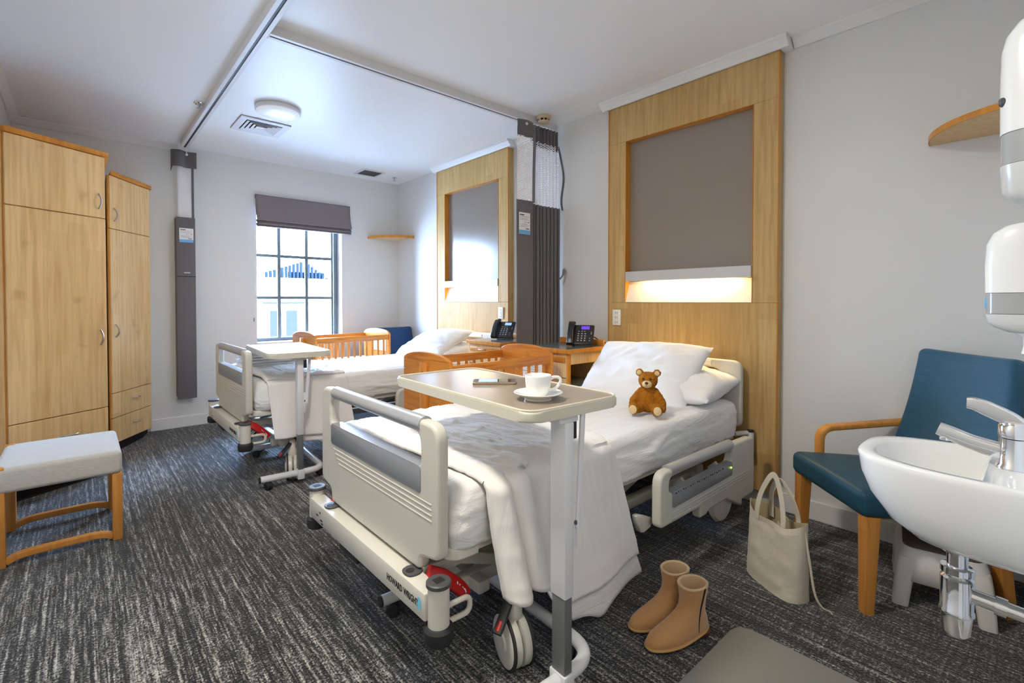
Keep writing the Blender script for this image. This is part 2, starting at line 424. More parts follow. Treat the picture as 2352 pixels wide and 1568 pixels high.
# ------------------------------------------------------------------ mesh helpers
class MB:
    def __init__(s):
        s.bm = bmesh.new()
    def _bev(s, verts, bev, seg):
        if bev > 0:
            vs = set(verts)
            es = [e for e in s.bm.edges if e.verts[0] in vs and e.verts[1] in vs]
            bmesh.ops.bevel(s.bm, geom=es, offset=bev, segments=seg, affect='EDGES', profile=0.5)
    def box(s, x0, x1, y0, y1, z0, z1, bev=0.0, seg=2, mtx=None):
        r = bmesh.ops.create_cube(s.bm, size=1.0)
        mm = Matrix.Translation(((x0 + x1) / 2, (y0 + y1) / 2, (z0 + z1) / 2)) @ Matrix.Diagonal((abs(x1 - x0), abs(y1 - y0), abs(z1 - z0), 1))
        if mtx: mm = mtx @ mm
        bmesh.ops.transform(s.bm, matrix=mm, verts=r['verts'])
        s._bev(r['verts'], bev, seg)
        return s
    def prism(s, pts, a, b, axis='z', bev=0.0, seg=2):
        """extrude a 2D polygon along an axis: z->(x,y), y->(x,z), x->(y,z)"""
        def P(p, h):
            return {'z': (p[0], p[1], h), 'y': (p[0], h, p[1]), 'x': (h, p[0], p[1])}[axis]
        v0 = [s.bm.verts.new(P(p, a)) for p in pts]
        v1 = [s.bm.verts.new(P(p, b)) for p in pts]
        n = len(pts)
        fs = [s.bm.faces.new(v0[::-1]), s.bm.faces.new(v1)]
        for i in range(n):
            fs.append(s.bm.faces.new((v0[i], v0[(i + 1) % n], v1[(i + 1) % n], v1[i])))
        if bev > 0:
            es = list(fs[0].edges) + list(fs[1].edges)
            bmesh.ops.bevel(s.bm, geom=es, offset=bev, segments=seg, affect='EDGES', profile=0.5)
        return s
    def sweep(s, path, prof, closed=False, cap=True, up=(0, 0, 1), scales=None):
        """sweep a 2D closed profile (list of (u,v)) along a 3D path"""
        path = [Vector(p) for p in path]
        n = len(path)
        rings = []
        upv = Vector(up)
        prev = None
        for i, p in enumerate(path):
            if closed: t = path[(i + 1) % n] - path[i - 1]
            elif i == 0: t = path[1] - path[0]
            elif i == n - 1: t = path[-1] - path[-2]
            else: t = (path[i + 1] - path[i]).normalized() + (path[i] - path[i - 1]).normalized()
            t.normalize()
            if prev is None:
                sd = t.cross(upv)
                if sd.length < 1e-4: sd = t.cross(Vector((1, 0, 0)))
            else:
                sd = prev - t * prev.dot(t)
            sd.normalize()
            prev = sd
            u2 = sd.cross(t).normalized()
            k = scales[i] if scales else 1.0
            rings.append([s.bm.verts.new(p + sd * a * k + u2 * b * k) for a, b in prof])
        m = len(prof)
        for i in range(n if closed else n - 1):
            A, B = rings[i], rings[(i + 1) % n]
            for j in range(m):
                s.bm.faces.new((A[j], A[(j + 1) % m], B[(j + 1) % m], B[j]))
        if cap and not closed:
            s.bm.faces.new(rings[0][::-1]); s.bm.faces.new(rings[-1])
        return s
    def tube(s, path, r, seg=12, closed=False, cap=True, scales=None):
        return s.sweep(path, [(r * math.cos(2 * math.pi * k / seg), r * math.sin(2 * math.pi * k / seg)) for k in range(seg)], closed, cap, scales=scales)
    def bar(s, path, w, h, r=0.0, up=(0, 0, 1), closed=False, scales=None):
        return s.sweep(path, rrect(w, h, r), closed, True, up, scales)
    def lathe(s, prof, c=(0, 0, 0), seg=32, mtx=None, cap=False):
        rings = []
        for r, z in prof:
            ring = []
            for k in range(seg):
                a = 2 * math.pi * k / seg
                v = Vector((r * math.cos(a), r * math.sin(a), z))
                if mtx: v = mtx @ v
                ring.append(s.bm.verts.new(v + Vector(c)))
            rings.append(ring)
        for i in range(len(rings) - 1):
            for k in range(seg):
                s.bm.faces.new((rings[i][k], rings[i][(k + 1) % seg], rings[i + 1][(k + 1) % seg], rings[i + 1][k]))
        if cap or prof[0][0] > 1e-5: s.bm.faces.new(rings[0][::-1])
        if cap or prof[-1][0] > 1e-5: s.bm.faces.new(rings[-1])
        return s
    def ball(s, c, r, sub=3, mtx=None):
        g = bmesh.ops.create_icosphere(s.bm, subdivisions=sub, radius=1.0)
        r = r if hasattr(r, '__len__') else (r, r, r)
        mm = Matrix.Translation(c) @ (mtx if mtx else Matrix.Identity(4)) @ Matrix.Diagonal((r[0], r[1], r[2], 1))
        bmesh.ops.transform(s.bm, matrix=mm, verts=g['verts'])
        return s
    def loft(s, rings, cap0=True, cap1=True):
        R_ = [[s.bm.verts.new(p) for p in r] for r in rings]
        m = len(R_[0])
        for i in range(len(R_) - 1):
            for j in range(m):
                s.bm.faces.new((R_[i][j], R_[i][(j + 1) % m], R_[i + 1][(j + 1) % m], R_[i + 1][j]))
        if cap0: s.bm.faces.new(R_[0][::-1])
        if cap1: s.bm.faces.new(R_[-1])
        return s
    def grid(s, f, nu, nv, uv=None):
        V = [[s.bm.verts.new(f(i / nu, j / nv)) for j in range(nv + 1)] for i in range(nu + 1)]
        lay = s.bm.loops.layers.uv.verify() if uv else None
        for i in range(nu):
            for j in range(nv):
                fc = s.bm.faces.new((V[i][j], V[i + 1][j], V[i + 1][j + 1], V[i][j + 1]))
                if uv:
                    for lp, (a, b) in zip(fc.loops, ((i, j), (i + 1, j), (i + 1, j + 1), (i, j + 1))):
                        lp[lay].uv = uv(a / nu, b / nv)
        return s
    def build(s, name, mat, parent=None, loc=None, rot=None, smooth=35, flat=False, mods=None):
        bmesh.ops.remove_doubles(s.bm, verts=s.bm.verts, dist=1e-6)
        bmesh.ops.recalc_face_normals(s.bm, faces=s.bm.faces)
        me = bpy.data.meshes.new(name)
        s.bm.to_mesh(me)
        s.bm.free()
        if not flat:
            me.shade_smooth()
            try: me.set_sharp_from_angle(angle=R(smooth))
            except Exception: pass
        me.materials.append(M[mat] if isinstance(mat, str) else mat)
        o = bpy.data.objects.new(name, me)
        COL.objects.link(o)
        if parent: o.parent = parent
        if loc: o.location = loc
        if rot: o.rotation_euler = rot
        return o

def rrect(w, h, r=0.0, n=4):
    r = min(r, w / 2 - 1e-5, h / 2 - 1e-5)
    if r <= 0: return [(-w / 2, -h / 2), (w / 2, -h / 2), (w / 2, h / 2), (-w / 2, h / 2)]
    out = []
    for cx, cy, a0 in ((w / 2 - r, -h / 2 + r, -90), (w / 2 - r, h / 2 - r, 0), (-w / 2 + r, h / 2 - r, 90), (-w / 2 + r, -h / 2 + r, 180)):
        for k in range(n + 1):
            a = R(a0 + 90 * k / n)
            out.append((cx + r * math.cos(a), cy + r * math.sin(a)))
    return out

def roundpoly(pts, rad, n=5):
    """round the corners of a polygon; rad is a number or one per corner"""
    out = []
    N = len(pts)
    for i in range(N):
        p = Vector(pts[i]); a = Vector(pts[i - 1]); b = Vector(pts[(i + 1) % N])
        r = rad[i] if hasattr(rad, '__len__') else rad
        if r <= 1e-6:
            out.append(tuple(p)); continue
        d1 = (a - p); d2 = (b - p)
        l1, l2 = d1.length, d2.length
        d1.normalize(); d2.normalize()
        ang = d1.angle(d2)
        t = min(r / math.tan(ang / 2), l1 * .49, l2 * .49)
        p1 = p + d1 * t; p2 = p + d2 * t
        for k in range(n + 1):
            u = k / n
            q = p1 * (1 - u) ** 2 + p * 2 * u * (1 - u) + p2 * u ** 2
            out.append((q.x, q.y))
    return out

def smoothpath(pts, n=6, closed=False):
    """Catmull-Rom through points"""
    P = [Vector(p) for p in pts]
    out = []
    N = len(P)
    rng = N if closed else N - 1
    for i in range(rng):
        p0 = P[i - 1] if (i > 0 or closed) else P[0] * 2 - P[1]
        p1 = P[i]; p2 = P[(i + 1) % N]
        p3 = P[(i + 2) % N] if (closed or i + 2 < N) else P[-1] * 2 - P[-2]
        for k in range(n):
            t = k / n
            out.append(.5 * ((2 * p1) + (p2 - p0) * t + (2 * p0 - 5 * p1 + 4 * p2 - p3) * t * t + (3 * p1 - p0 - 3 * p2 + p3) * t ** 3))
    if not closed: out.append(P[-1])
    return out

def bend(pts, r, n=5):
    """3D polyline with rounded corners"""
    P = [Vector(p) for p in pts]
    out = [P[0]]
    for i in range(1, len(P) - 1):
        p = P[i]; d1 = (P[i - 1] - p); d2 = (P[i + 1] - p)
        t = min(r, d1.length * .49, d2.length * .49)
        p1 = p + d1.normalized() * t; p2 = p + d2.normalized() * t
        for k in range(n + 1):
            u = k / n
            out.append(p1 * (1 - u) ** 2 + p * 2 * u * (1 - u) + p2 * u * u)
    out.append(P[-1])
    return out

def to_mesh(o, name, mat, parent):
    dg = bpy.context.evaluated_depsgraph_get()
    me = bpy.data.meshes.new_from_object(o.evaluated_get(dg))
    bpy.data.objects.remove(o)
    me.name = name
    me.materials.clear()
    me.materials.append(M[mat] if isinstance(mat, str) else mat)
    x = bpy.data.objects.new(name, me)
    COL.objects.link(x)
    if parent: x.parent = parent
    return x

def plate(name, outlines, thick, bev, mat, parent, mtx):
    """flat plate with holes: 2D curve, extruded and rounded at its edges; mtx places the plane"""
    cu = bpy.data.curves.new(name, 'CURVE')
    cu.dimensions = '2D'; cu.fill_mode = 'BOTH'
    cu.extrude = max(thick / 2 - bev, 0.0005); cu.bevel_depth = bev; cu.bevel_resolution = 3
    cu.offset = -bev
    for pts in outlines:
        sp = cu.splines.new('POLY')
        sp.points.add(len(pts) - 1)
        for q, p in zip(sp.points, pts): q.co = (p[0], p[1], 0, 1)
        sp.use_cyclic_u = True
    o = bpy.data.objects.new(name, cu)
    COL.objects.link(o)
    x = to_mesh(o, name, mat, parent)
    x.data.transform(mtx)
    x.data.shade_smooth()
    x.data.set_sharp_from_angle(angle=R(40))
    return x

YZ = Matrix(((0, 0, 1, 0), (1, 0, 0, 0), (0, 1, 0, 0), (0, 0, 0, 1)))     # 2D (y,z) -> plane x=0
XZ = Matrix(((1, 0, 0, 0), (0, 0, -1, 0), (0, 1, 0, 0), (0, 0, 0, 1)))    # 2D (x,z) -> plane y=0

def text(name, body, size, mat, parent, mtx, bold=0.0, align='LEFT', sx=1.0):
    cu = bpy.data.curves.new(name, 'FONT')
    cu.body = body; cu.size = size; cu.extrude = 0.0004; cu.offset = bold; cu.align_x = align
    cu.resolution_u = 2
    o = bpy.data.objects.new(name, cu)
    COL.objects.link(o)
    x = to_mesh(o, name, mat, parent)
    x.data.transform(mtx @ Matrix.Diagonal((sx, 1, 1, 1)))
    return x

def tag(o, label=None, cat=None, group=None, kind=None):
    if label: o['label'] = label
    if cat: o['category'] = cat
    if group: o['group'] = group
    if kind: o['kind'] = kind
    return o

def thing(name, loc, label, cat, group=None, rz=0.0):
    o = bpy.data.objects.new(name, None)
    COL.objects.link(o)
    o.location = loc
    o.rotation_euler = (0, 0, rz)
    o.empty_display_size = 0.1
    return tag(o, label, cat, group)

def copy_tree(o, parent=None):
    c = o.copy()
    COL.objects.link(c)
    if parent: c.parent = parent
    for ch in list(o.children): copy_tree(ch, c)
    return c

def nz(x, y, z=0.0):
    return mnoise.noise(Vector((x, y, z)))

def lerp(a, b, t): return a + (b - a) * t
def sstep(a, b, x):
    t = max(0.0, min(1.0, (x - a) / (b - a))); return t * t * (3 - 2 * t)

# ================================================================== ROOM
XR, XL, YB, Y0, H = 2.99, -0.39, 5.50, -0.02, 2.65
YV = -1.6
f = MB().box(XL - .1, XR + .1, YV - .1, YB + .1, -0.1, 0.0).build('floor', 'carpet', flat=True); tag(f, kind='structure')
c = MB().box(XL - .1, XR + .1, YV - .1, YB + .1, H, H + .1).build('ceiling', 'ceiling', flat=True); tag(c, kind='structure')
def struct(name, mb, mat):
    o = mb.build(name, mat, flat=True); tag(o, kind='structure'); return o
struct('wall_right', MB().box(XR, XR + .12, YV, YB + .2, 0, H), 'wall')
struct('wall_left', MB().box(XL - .12, XL, YV, YB + .2, 0, H), 'wall')
# back wall with window opening (reveal 0.2 m deep)
WX0, WX1, WZ0, WZ1 = 1.372, 2.27, 0.765, 2.2
wb = MB()
wb.box(XL, WX0, YB, YB + .2, 0, H).box(WX1, XR, YB, YB + .2, 0, H).box(WX0, WX1, YB, YB + .2, 0, WZ0).box(WX0, WX1, YB, YB + .2, WZ1, H)
struct('wall_back', wb, 'wall')
struct('wall_near', MB().box(1.02, XR, Y0 - .12, Y0, 0, H), 'wall')
struct('wall_passage', MB().box(1.02, 1.14, YV, Y0 - .12, 0, H), 'wall')
struct('wall_end', MB().box(XL, 1.14, YV - .12, YV, 0, H), 'wall')

# vinyl inset by the basin
vp = roundpoly([(1.02, -0.02), (1.805, -0.02), (1.805, 0.765), (0.4, 0.765), (0.4, -0.8), (1.02, -0.8)], [0, 0, .07, 0, 0, 0], 8)
struct('floor_vinyl', MB().prism(vp, 0.0005, 0.006, 'z'), 'vinyl')

def cornice(name, p0, p1, inward, size=0.05):
    """small plaster cove: an L profile with a chamfered face, swept along the wall head"""
    d = (Vector(p1) - Vector(p0)).normalized()
    n = Vector(inward)
    prof = [(0, 0), (0, -size), (size * .25, -size), (size * .42, -size * .78), (size * .85, -size * .35), (size, -size * .25), (size, 0)]
    mb = MB()
    r0 = [Vector(p0) + n * a + Vector((0, 0, b)) for a, b in prof]
    r1 = [Vector(p1) + n * a + Vector((0, 0, b)) for a, b in prof]
    mb.loft([r0, r1])
    return mb
PX = 2.92           # face of the bedhead panels
PAN = [(1.032, 2.198), (3.322, 4.50)]
mb = cornice('c', (XL, YB, H), (.70, YB, H), (0, -1, 0)); struct('trim_back', mb, 'trim')
mb = cornice('c', (XL, YV, H), (XL, YB, H), (1, 0, 0)); struct('trim_left', mb, 'trim')
segs = [(Y0, PAN[0][0] - .055), (2.82, PAN[1][0] - .055)]
for i, (a, b) in enumerate(segs):
    struct('trim_%d' % (i + 1), cornice('c', (XR, a, H), (XR, b, H), (-1, 0, 0)), 'trim')
for i, (a, b) in enumerate(PAN):
    mb = cornice('c', (PX, a - .05, H), (PX, b + .05, H), (-1, 0, 0), 0.055)
    mb.box(PX, XR, a - .05, a - .002, H - .055, H).box(PX, XR, b + .002, b + .05, H - .055, H)
    struct('trim_%d' % (i + 5), mb, 'trim')
def baseb(name, x0, x1, y0, y1, h=0.105):
    struct(name, MB().box(x0, x1, y0, y1, 0, h, 0.004, 2), 'trim')
baseb('baseboard_right', XR - .014, XR, Y0, PAN[0][0] - .002)
for i, (a, b) in enumerate(((PAN[0][1] + .002, PAN[1][0] - .002), (PAN[1][1] + .002, YB))):
    baseb('baseboard_right', XR - .014, XR, a, b)
baseb('baseboard_back', 0.47, XR - .014, YB - .014, YB)
baseb('baseboard_left', XL, XL + .014, YV, 3.95)
baseb('baseboard_near', 1.14, XR - .014, Y0, Y0 + .014)

# ------------------------------------------------------------------ window
win = thing('window_1', (0, 0, 0), None, None); tag(win, kind='structure')
FY0, FY1 = 5.625, 5.665
def wbar(name, x0, x1, z0, z1, y0=FY0, y1=FY1):
    return MB().box(x0, x1, y0, y1, z0, z1, 0.003, 1).build(name, 'framegrey', win)
wbar('frame', WX0, WX0 + .03, WZ0, WZ1); wbar('frame', WX1 - .045, WX1, WZ0, WZ1)
wbar('frame', WX0 + .03, WX1 - .045, WZ0, WZ0 + .035); wbar('frame', WX0 + .03, WX1 - .045, WZ1 - .04, WZ1)
wbar('sash_stile', WX1 - .075, WX1 - .05, WZ0 + .035, WZ1 - .04, FY0 + .004, FY1 - .012)
VX = [1.627, 1.919]; HZ = [1.232, 1.684]
for x in VX: wbar('muntin', x - .017, x + .017, WZ0 + .035, WZ1 - .04, FY0 + .006, FY1 - .006)
xs = [WX0 + .03] + VX + [WX1 - .075]; zs = [WZ0 + .035] + HZ + [WZ1 - .04]
for z in HZ:
    for a, b in zip(xs[:-1], xs[1:]):
        wbar('muntin', a + (.017 if a in VX else 0), b - (.017 if b in VX else 0), z - .016, z + .016, FY0 + .006, FY1 - .006)
for a, b in zip(xs[:-1], xs[1:]):
    for p, q in zip(zs[:-1], zs[1:]):
        g = 0.012
        MB().box(a + g, b - g, FY0 + .018, FY0 + .022, p + g, q - g).build('pane', 'glass', win, flat=True)
MB().box(WX0 - .02, WX1 + .02, YB - .02, FY0, WZ0 - .02, WZ0 - .001, 0.004).build('sill', 'trim', win)

# ------------------------------------------------------------------ outside
ob = thing('neighbouring_building', (0, 0, 0), 'sunlit white building with a grey gable seen through the window', 'building')
BY = 11.0
MB().box(-4, 9, BY, BY + 4, -3, 1.66).build('wall', 'outwall', ob, flat=True)
MB().box(-4.1, 9.1, BY - .12, BY, 1.5, 1.68).build('parapet', 'outwall', ob, flat=True)
MB().box(2.85, 3.75, BY - .05, BY, 1.13, 1.17).build('window_lintel', 'outwin', ob, flat=True)
for x in (2.93, 3.25):
    wf = MB().box(x, x + .31, BY - .06, BY, .2, 1.03).build('window', 'outwall', ob, flat=True)
    MB().box(x + .04, x + .27, BY - .08, BY - .06, .26, .99).build('pane', 'outwin', wf, flat=True)
roof = MB()
for k in range(18):       # corrugated gable behind the parapet: separate upright ribs
    x = 3.70 + k * .1
    h = 1.97 + .034 * k if k <= 10 else 2.31 - .075 * (k - 10)
    roof.box(x, x + .062, BY + 3.0, BY + 3.06, 1.5, h)
roof.box(4.3, 5.3, BY + 3.08, BY + 3.1, 1.5, 2.0)
roof.build('corrugated_gable', 'outroof', ob, flat=True)
gr = MB().box(-12, 16, 5.75, 24, -3.2, -3.0).build('ground', 'outground', flat=True); tag(gr, kind='structure')

# ================================================================== BEDHEAD PANELS
def bedhead(cy0, cy1, label, oz):
    """maple wall panel with a deep niche, a light shelf and a raked reflector; local y=0 at the near edge"""
    w = cy1 - cy0
    t = thing('bedhead_panel', (PX, cy0, 0), label, 'wall panel')
    n0, n1, zb, zt = .138, w - .148, 1.19, 2.337
    T = XR - PX - .001
    ztop, zs, z0 = H - .054, 1.187, .10
    def bd(a, b, z0_, z1_): return MB().box(.004, T, a, b, z0_, z1_, .0012, 1).build('board', 'maple', t)
    bd(0.0, w, z0, zs - .0008)
    bd(0.0, w, zt, ztop)
    bd(0.0, n0, zs, zt - .0008); bd(n1, w, zs, zt - .0008)
    MB().box(T - .012, T, n0, n1, zs, zt).build('niche_back', 'taupe', t, flat=True)
    # honey lipping on the long edges and round the niche
    for a, b in ((-.001, .004), (w - .004, w + .001)):
        MB().box(-.0005, .010, a, b, z0, ztop).build('edge_strip', 'edge', t, flat=True)
    MB().box(0.001, T - .012, n1 - .003, n1, zs, zt).build('edge_strip', 'edge', t, flat=True)
    MB().box(0.001, T - .012, n0, n0 + .003, zs, zt).build('edge_strip', 'edge', t, flat=True)
    MB().box(0.001, T - .012, n0, n1, zt - .003, zt).build('edge_strip', 'edge', t, flat=True)
    # light shelf: hollow channel
    ls = MB()
    ls.box(-.004, .008, n0 + .005, n1 - .005, 1.337, 1.406, .002, 1)
    ls.box(.008, T - .013, n0 + .005, n1 - .005, 1.398, 1.406)
    ls.build('light_shelf', 'lightshelf', t)
    # raked reflector below
    MB().prism([(T - .012, zs + .002), (T - .012, 1.335), (T - .02, 1.335), (.002, zs + .002)], n0 + .004, n1 - .004, 'y').build('reflector', 'reflector', t, flat=True)
    tb = MB().tube([(.030, n0 + .16, 1.385), (.030, n1 - .10, 1.385)], .008, 10).build('lamp_tube', plain('tube_glow', (1, .9, .7), .5, emit=(1.0, .78, .42), estr=5.0), t)
    L = bpy.data.lights.new('strip_light', 'AREA'); L.shape = 'RECTANGLE'
    L.size = n1 - n0 - .3; L.size_y = .03; L.energy = STRIP_POWER; L.color = (1.0, .70, .30)
    lo = bpy.data.objects.new('strip_light', L); COL.objects.link(lo); lo.parent = t
    lo.location = (.032, (n0 + n1) / 2 - .03, 1.372); lo.rotation_euler = (0, 0, R(90))
    lo.rotation_euler = Euler((0, R(-14), R(0)), 'XYZ'); L.size, L.size_y = .03, n1 - n0 - .3
    # power outlet
    return t
bedhead(*PAN[0], 'maple bedhead wall panel with lit niche behind the nearer bed', 0)
bedhead(*PAN[1], 'maple bedhead wall panel with lit niche behind the far bed', 0)

def outlet(y0, y1, z0, z1, label):
    t = thing('power_outlet', (PX + .004, (y0 + y1) / 2, z0), label, 'outlet')
    w, h = y1 - y0, z1 - z0
    MB().box(-.011, 0, -w / 2, w / 2, 0, h, .003, 2).build('faceplate', 'outlet', t)
    for k, z in enumerate((h * .62, h * .3)):
        MB().box(-.0125, -.011, -.012, .012, z - .008, z + .012, .002, 1).build('switch', 'outlet', t)
    for dz in (.2, .5, .8):
        for a in (-.008, .008):
            MB().box(-.0118, -.0108, a - .0016, a + .0016, h * dz - .006, h * dz + .006).build('slot', 'ink', t, flat=True)
outlet(2.084, 2.154, 1.021, 1.135, 'white wall outlet plate on the nearer maple panel')
outlet(3.386, 3.454, 1.03, 1.139, 'white wall outlet plate on the far maple panel above the phone')

# ================================================================== WARDROBES
def wardrobe(A, B, poly, zs, two_drawers, hinge_handle, label):
    """front from A to B (floor plan); poly = carcass footprint; zs = (bottom, drawer lines..., door split, top)"""
    A, B = Vector((*A, 0)), Vector((*B, 0))
    d = (B - A); w = d.length; d.normalize()
    ang = math.atan2(d.y, d.x)
    t = thing('wardrobe', (A.x, A.y, 0), label, 'wardrobe', rz=ang)
    inv = Matrix.Rotation(-ang, 3, 'Z')
    loc = [(inv @ (Vector((*p, 0)) - A)) for p in poly]
    lp = [(p.x, p.y) for p in loc]
    MB().prism(lp, zs[0], zs[-1] - .035, 'z').build('carcass', 'maple_pale', t, flat=True)
    inner = [(p[0], p[1] + (.06 if p[1] < .1 else 0)) for p in lp]
    fwd_ = Matrix.Rotation(ang, 3, 'Z')
    inw = [fwd_ @ Vector((*p, 0)) + A for p in inner]
    lox = min(p[0] for p in poly)
    inner = [tuple((inv @ (Vector((max(p.x, lox), p.y, 0)) - A))[:2]) for p in inw]
    MB().prism(inner, 0.0, zs[0], 'z').build('plinth', 'dark', t, flat=True)  # near-black: shade of the toe gap put into the plinth colour
    top = [(p[0] + (.012 if p[0] > w * .5 else -.0), p[1] - (.028 if p[1] < .05 else 0)) for p in lp]
    MB().prism(top, zs[-1] - .034, zs[-1], 'z', .004).build('top_moulding', 'edge', t)
    F = .019
    def front(name, a, b, z0, z1):
        o = MB().box(a, b, -F, -.001, z0, z1, .002, 1).build(name, 'maple_pale', t)
        return o
    def bow(par, c, horiz, ln=.10):
        cx, cz = c
        pts = []
        for k in range(13):
            u = k / 12 * 2 - 1
            dd = -F - .004 - .026 * (1 - u * u)
            pts.append((cx + u * ln / 2, dd, cz) if horiz else (cx, dd, cz + u * ln / 2))
        MB().bar(pts, .012, .006, .0025, up=(0, 0, 1) if horiz else (1, 0, 0)).build('handle', 'steel', par)
    g = .0025
    e = .006
    zb, zsp, zt = zs[0], zs[-2], zs[-1] - .037
    hx = w - .05 if hinge_handle == 'r' else .045
    d1 = front('upper_door', e, w - e, zsp + g, zt); bow(d1, (hx, zsp + .11), False)
    dl = zs[1:-2]
    d2 = front('door', e, w - e, dl[-1] + g, zsp - g); bow(d2, (hx, 0.955 if hinge_handle == 'r' else 0.965), False)
    prev = zb
    for z in dl:
        dr = front('drawer', e, w - e, prev + g, z - g); bow(dr, (w * .56, (prev + z) / 2 + .05 * (0 if two_drawers else 1) + .02), True, .09 if two_drawers else .1)
        prev = z
    # honey edge lipping on the frame
    for x in (0, w - .004):
        MB().box(x, x + .004, -.006, 0, zb, zt).build('edge_strip', 'edge', t, flat=True)
    for ch in t.children_recursive:
        ch.data.transform(Matrix.Rotation(ang, 4, 'Z')); ch.data.update()
    t.rotation_euler = (0, 0, 0)
    return t
wardrobe((-.326, 4.009), (.132, 4.297), [(-.326, 4.009), (.132, 4.297), (.132, 5.48), (-.385, 5.48), (-.385, 4.05)], (.085, .478, 1.752, 2.2), False, 'r', 'tall maple wardrobe with single wide drawer behind the footstool')
wardrobe((.163, 4.843), (.449, 5.272), [(.163, 4.843), (.449, 5.272), (.449, 5.482), (.163, 5.482)], (.085, .285, .478, 1.755, 2.2), True, 'l', 'narrow maple wardrobe with two small drawers beside the folded curtain')

# ================================================================== ROMAN BLIND
rb = thing('roman_blind', (1.356, YB - .004, 2.293), 'raised grey brown roman blind over the window', 'blind')
bw = 1.0
MB().box(0, bw, -.03, 0, -.04, 0, .003).build('head_rail', 'blind', rb)
prof = [(-.034, 0.0), (-.036, -.08), (-.048, -.16), (-.072, -.235), (-.082, -.262), (-.07, -.272), (-.05, -.262), (-.064, -.285), (-.078, -.300), (-.06, -.309), (-.046, -.298), (-.06, -.315), (-.068, -.326), (-.04, -.33)]
sp = smoothpath([(0, a, b) for a, b in prof], 5)
mb = MB()
mb.grid(lambda u, v: Vector((v * bw + (.006 * math.sin(v * 3)) * u, sp[int(round(u * (len(sp) - 1)))].y + .003 * math.sin(v * 9 + u * 7), sp[int(round(u * (len(sp) - 1)))].z)), len(sp) - 1, 24)
o = mb.build('folded_cloth', 'blind', rb, smooth=60)
md = o.modifiers.new('thick', 'SOLIDIFY'); md.thickness = .003
MB().tube([(-.012, -.02, -.05), (-.013, -.022, -.5), (-.014, -.022, -.95)], .0018, 6).tube([(-.018, -.02, -1.0), (-.02, -.022, -1.28)], .0018, 6).build('pull_cord', 'outlet', rb)
MB().lathe([(.004, 0), (.008, -.01), (.008, -.03), (.005, -.04)], (-.02, -.022, -1.27), 12).build('cord_weight', 'inkgrey', rb)
MB().box(-.02, -.005, -.028, -.016, -1.0, -.95, .003).build('cord_cleat', 'outlet', rb)

# ================================================================== CEILING FITTINGS
def ceil_lamp(x, y, label, grp=None):
    t = thing('ceiling_light', (x, y, H), label, 'ceiling light', grp)
    MB().lathe([(.0, 0), (.15, 0), (.158, -.010), (.158, -.028), (.150, -.033)], seg=48).build('rim', 'ventwhite', t)
    pr = [(.150, -.03)] + [(.15 * math.cos(R(a)), -.03 - .034 * math.sin(R(a))) for a in range(8, 91, 8)] + [(0.0, -.064)]
    MB().lathe(pr, seg=48).build('diffuser', 'diffuser', t)
    L = bpy.data.lights.new('ceiling_lamp', 'AREA'); L.shape = 'DISK'; L.size = .3; L.energy = LAMP_POWER
    L.color = (1.0, .94, .82)
    lo = bpy.data.objects.new('ceiling_lamp', L); COL.objects.link(lo); lo.parent = t; lo.location = (0, 0, -.075)
    return L
la = ceil_lamp(1.135, 3.92, 'round white ceiling light beside the square air vent')
la.energy = LAMP_POWER * .15
lb = ceil_lamp(.28, 1.35, 'round white ceiling light above the picture, over the doorway side')
lc = ceil_lamp(.35, -.85, 'added unseen ceiling light in the passage, filling the doorway side')  # unseen lamp added as fill light from the camera side
lc.energy = LAMP_POWER * .3

v = thing('air_vent', (1.142, 4.42, H), 'white square louvred ceiling diffuser next to the round light', 'vent')
S = .185
MB().box(-S, S, -S, S, -.004, 0).build('backing', 'ventdark', v, flat=True)
def ringframe(mb, a, b, z0, z1):
    for (x0, x1, y0, y1) in ((-a, a, -a, -b), (-a, a, b, a), (-a, -b, -b, b), (b, a, -b, b)):
        mb.box(x0, x1, y0, y1, z0, z1)
    return mb
ringframe(MB(), S, S - .05, -.012, -.004).build('frame', 'ventwhite', v, flat=True)
for k in range(4):
    a = S - .056 - k * .030
    q = MB()
    r0 = [Vector((sx * a, sy * a, -.016)) for sx, sy in ((-1, -1), (1, -1), (1, 1), (-1, 1))]
    r1 = [Vector((sx * (a - .024), sy * (a - .024), -.006)) for sx, sy in ((-1, -1), (1, -1), (1, 1), (-1, 1))]
    q.loft([r0, r1], k == 9, k == 9)
    o = q.build('louvre', 'ventwhite', v, flat=True); m_ = o.modifiers.new('t', 'SOLIDIFY'); m_.thickness = .003
MB().box(-.022, .022, -.022, .022, -.014, -.006, .003).build('louvre', 'ventwhite', v)

v = thing('return_grille', (2.475, 5.20, H), 'small dark return grille in the ceiling above the window corner', 'vent')
ringframe(MB(), .135, .106, -.006, 0).build('frame', 'ventwhite', v, flat=True)
MB().box(-.106, .106, -.106, .106, -.003, 0).build('backing', 'ventdark', v, flat=True)
for k in range(9):
    y = -.09 + k * .0225
    MB().box(-.106, .106, y - .003, y + .003, -.006, -.003).build('slat', plain('slat_dark', (.12, .115, .11), .6) if k == 0 else bpy.data.materials['slat_dark'], v, flat=True)

def sprinkler(x, y, label):
    t = thing('sprinkler_head', (x, y, H), label, 'sprinkler')
    MB().lathe([(.036, 0), (.036, -.003), (.03, -.008), (.014, -.009)], seg=24).build('escutcheon', 'chrome', t)
    MB().lathe([(.009, -.006), (.009, -.02), (.004, -.024), (.004, -.034), (.018, -.035), (.018, -.038), (.0, -.038)], seg=20).build('deflector', 'steel', t)
sprinkler(.672, 4.2, 'small chrome ceiling sprinkler left of the long curtain track')
sprinkler(2.785, 5.2, 'tiny ceiling sprinkler beside the dark return grille')

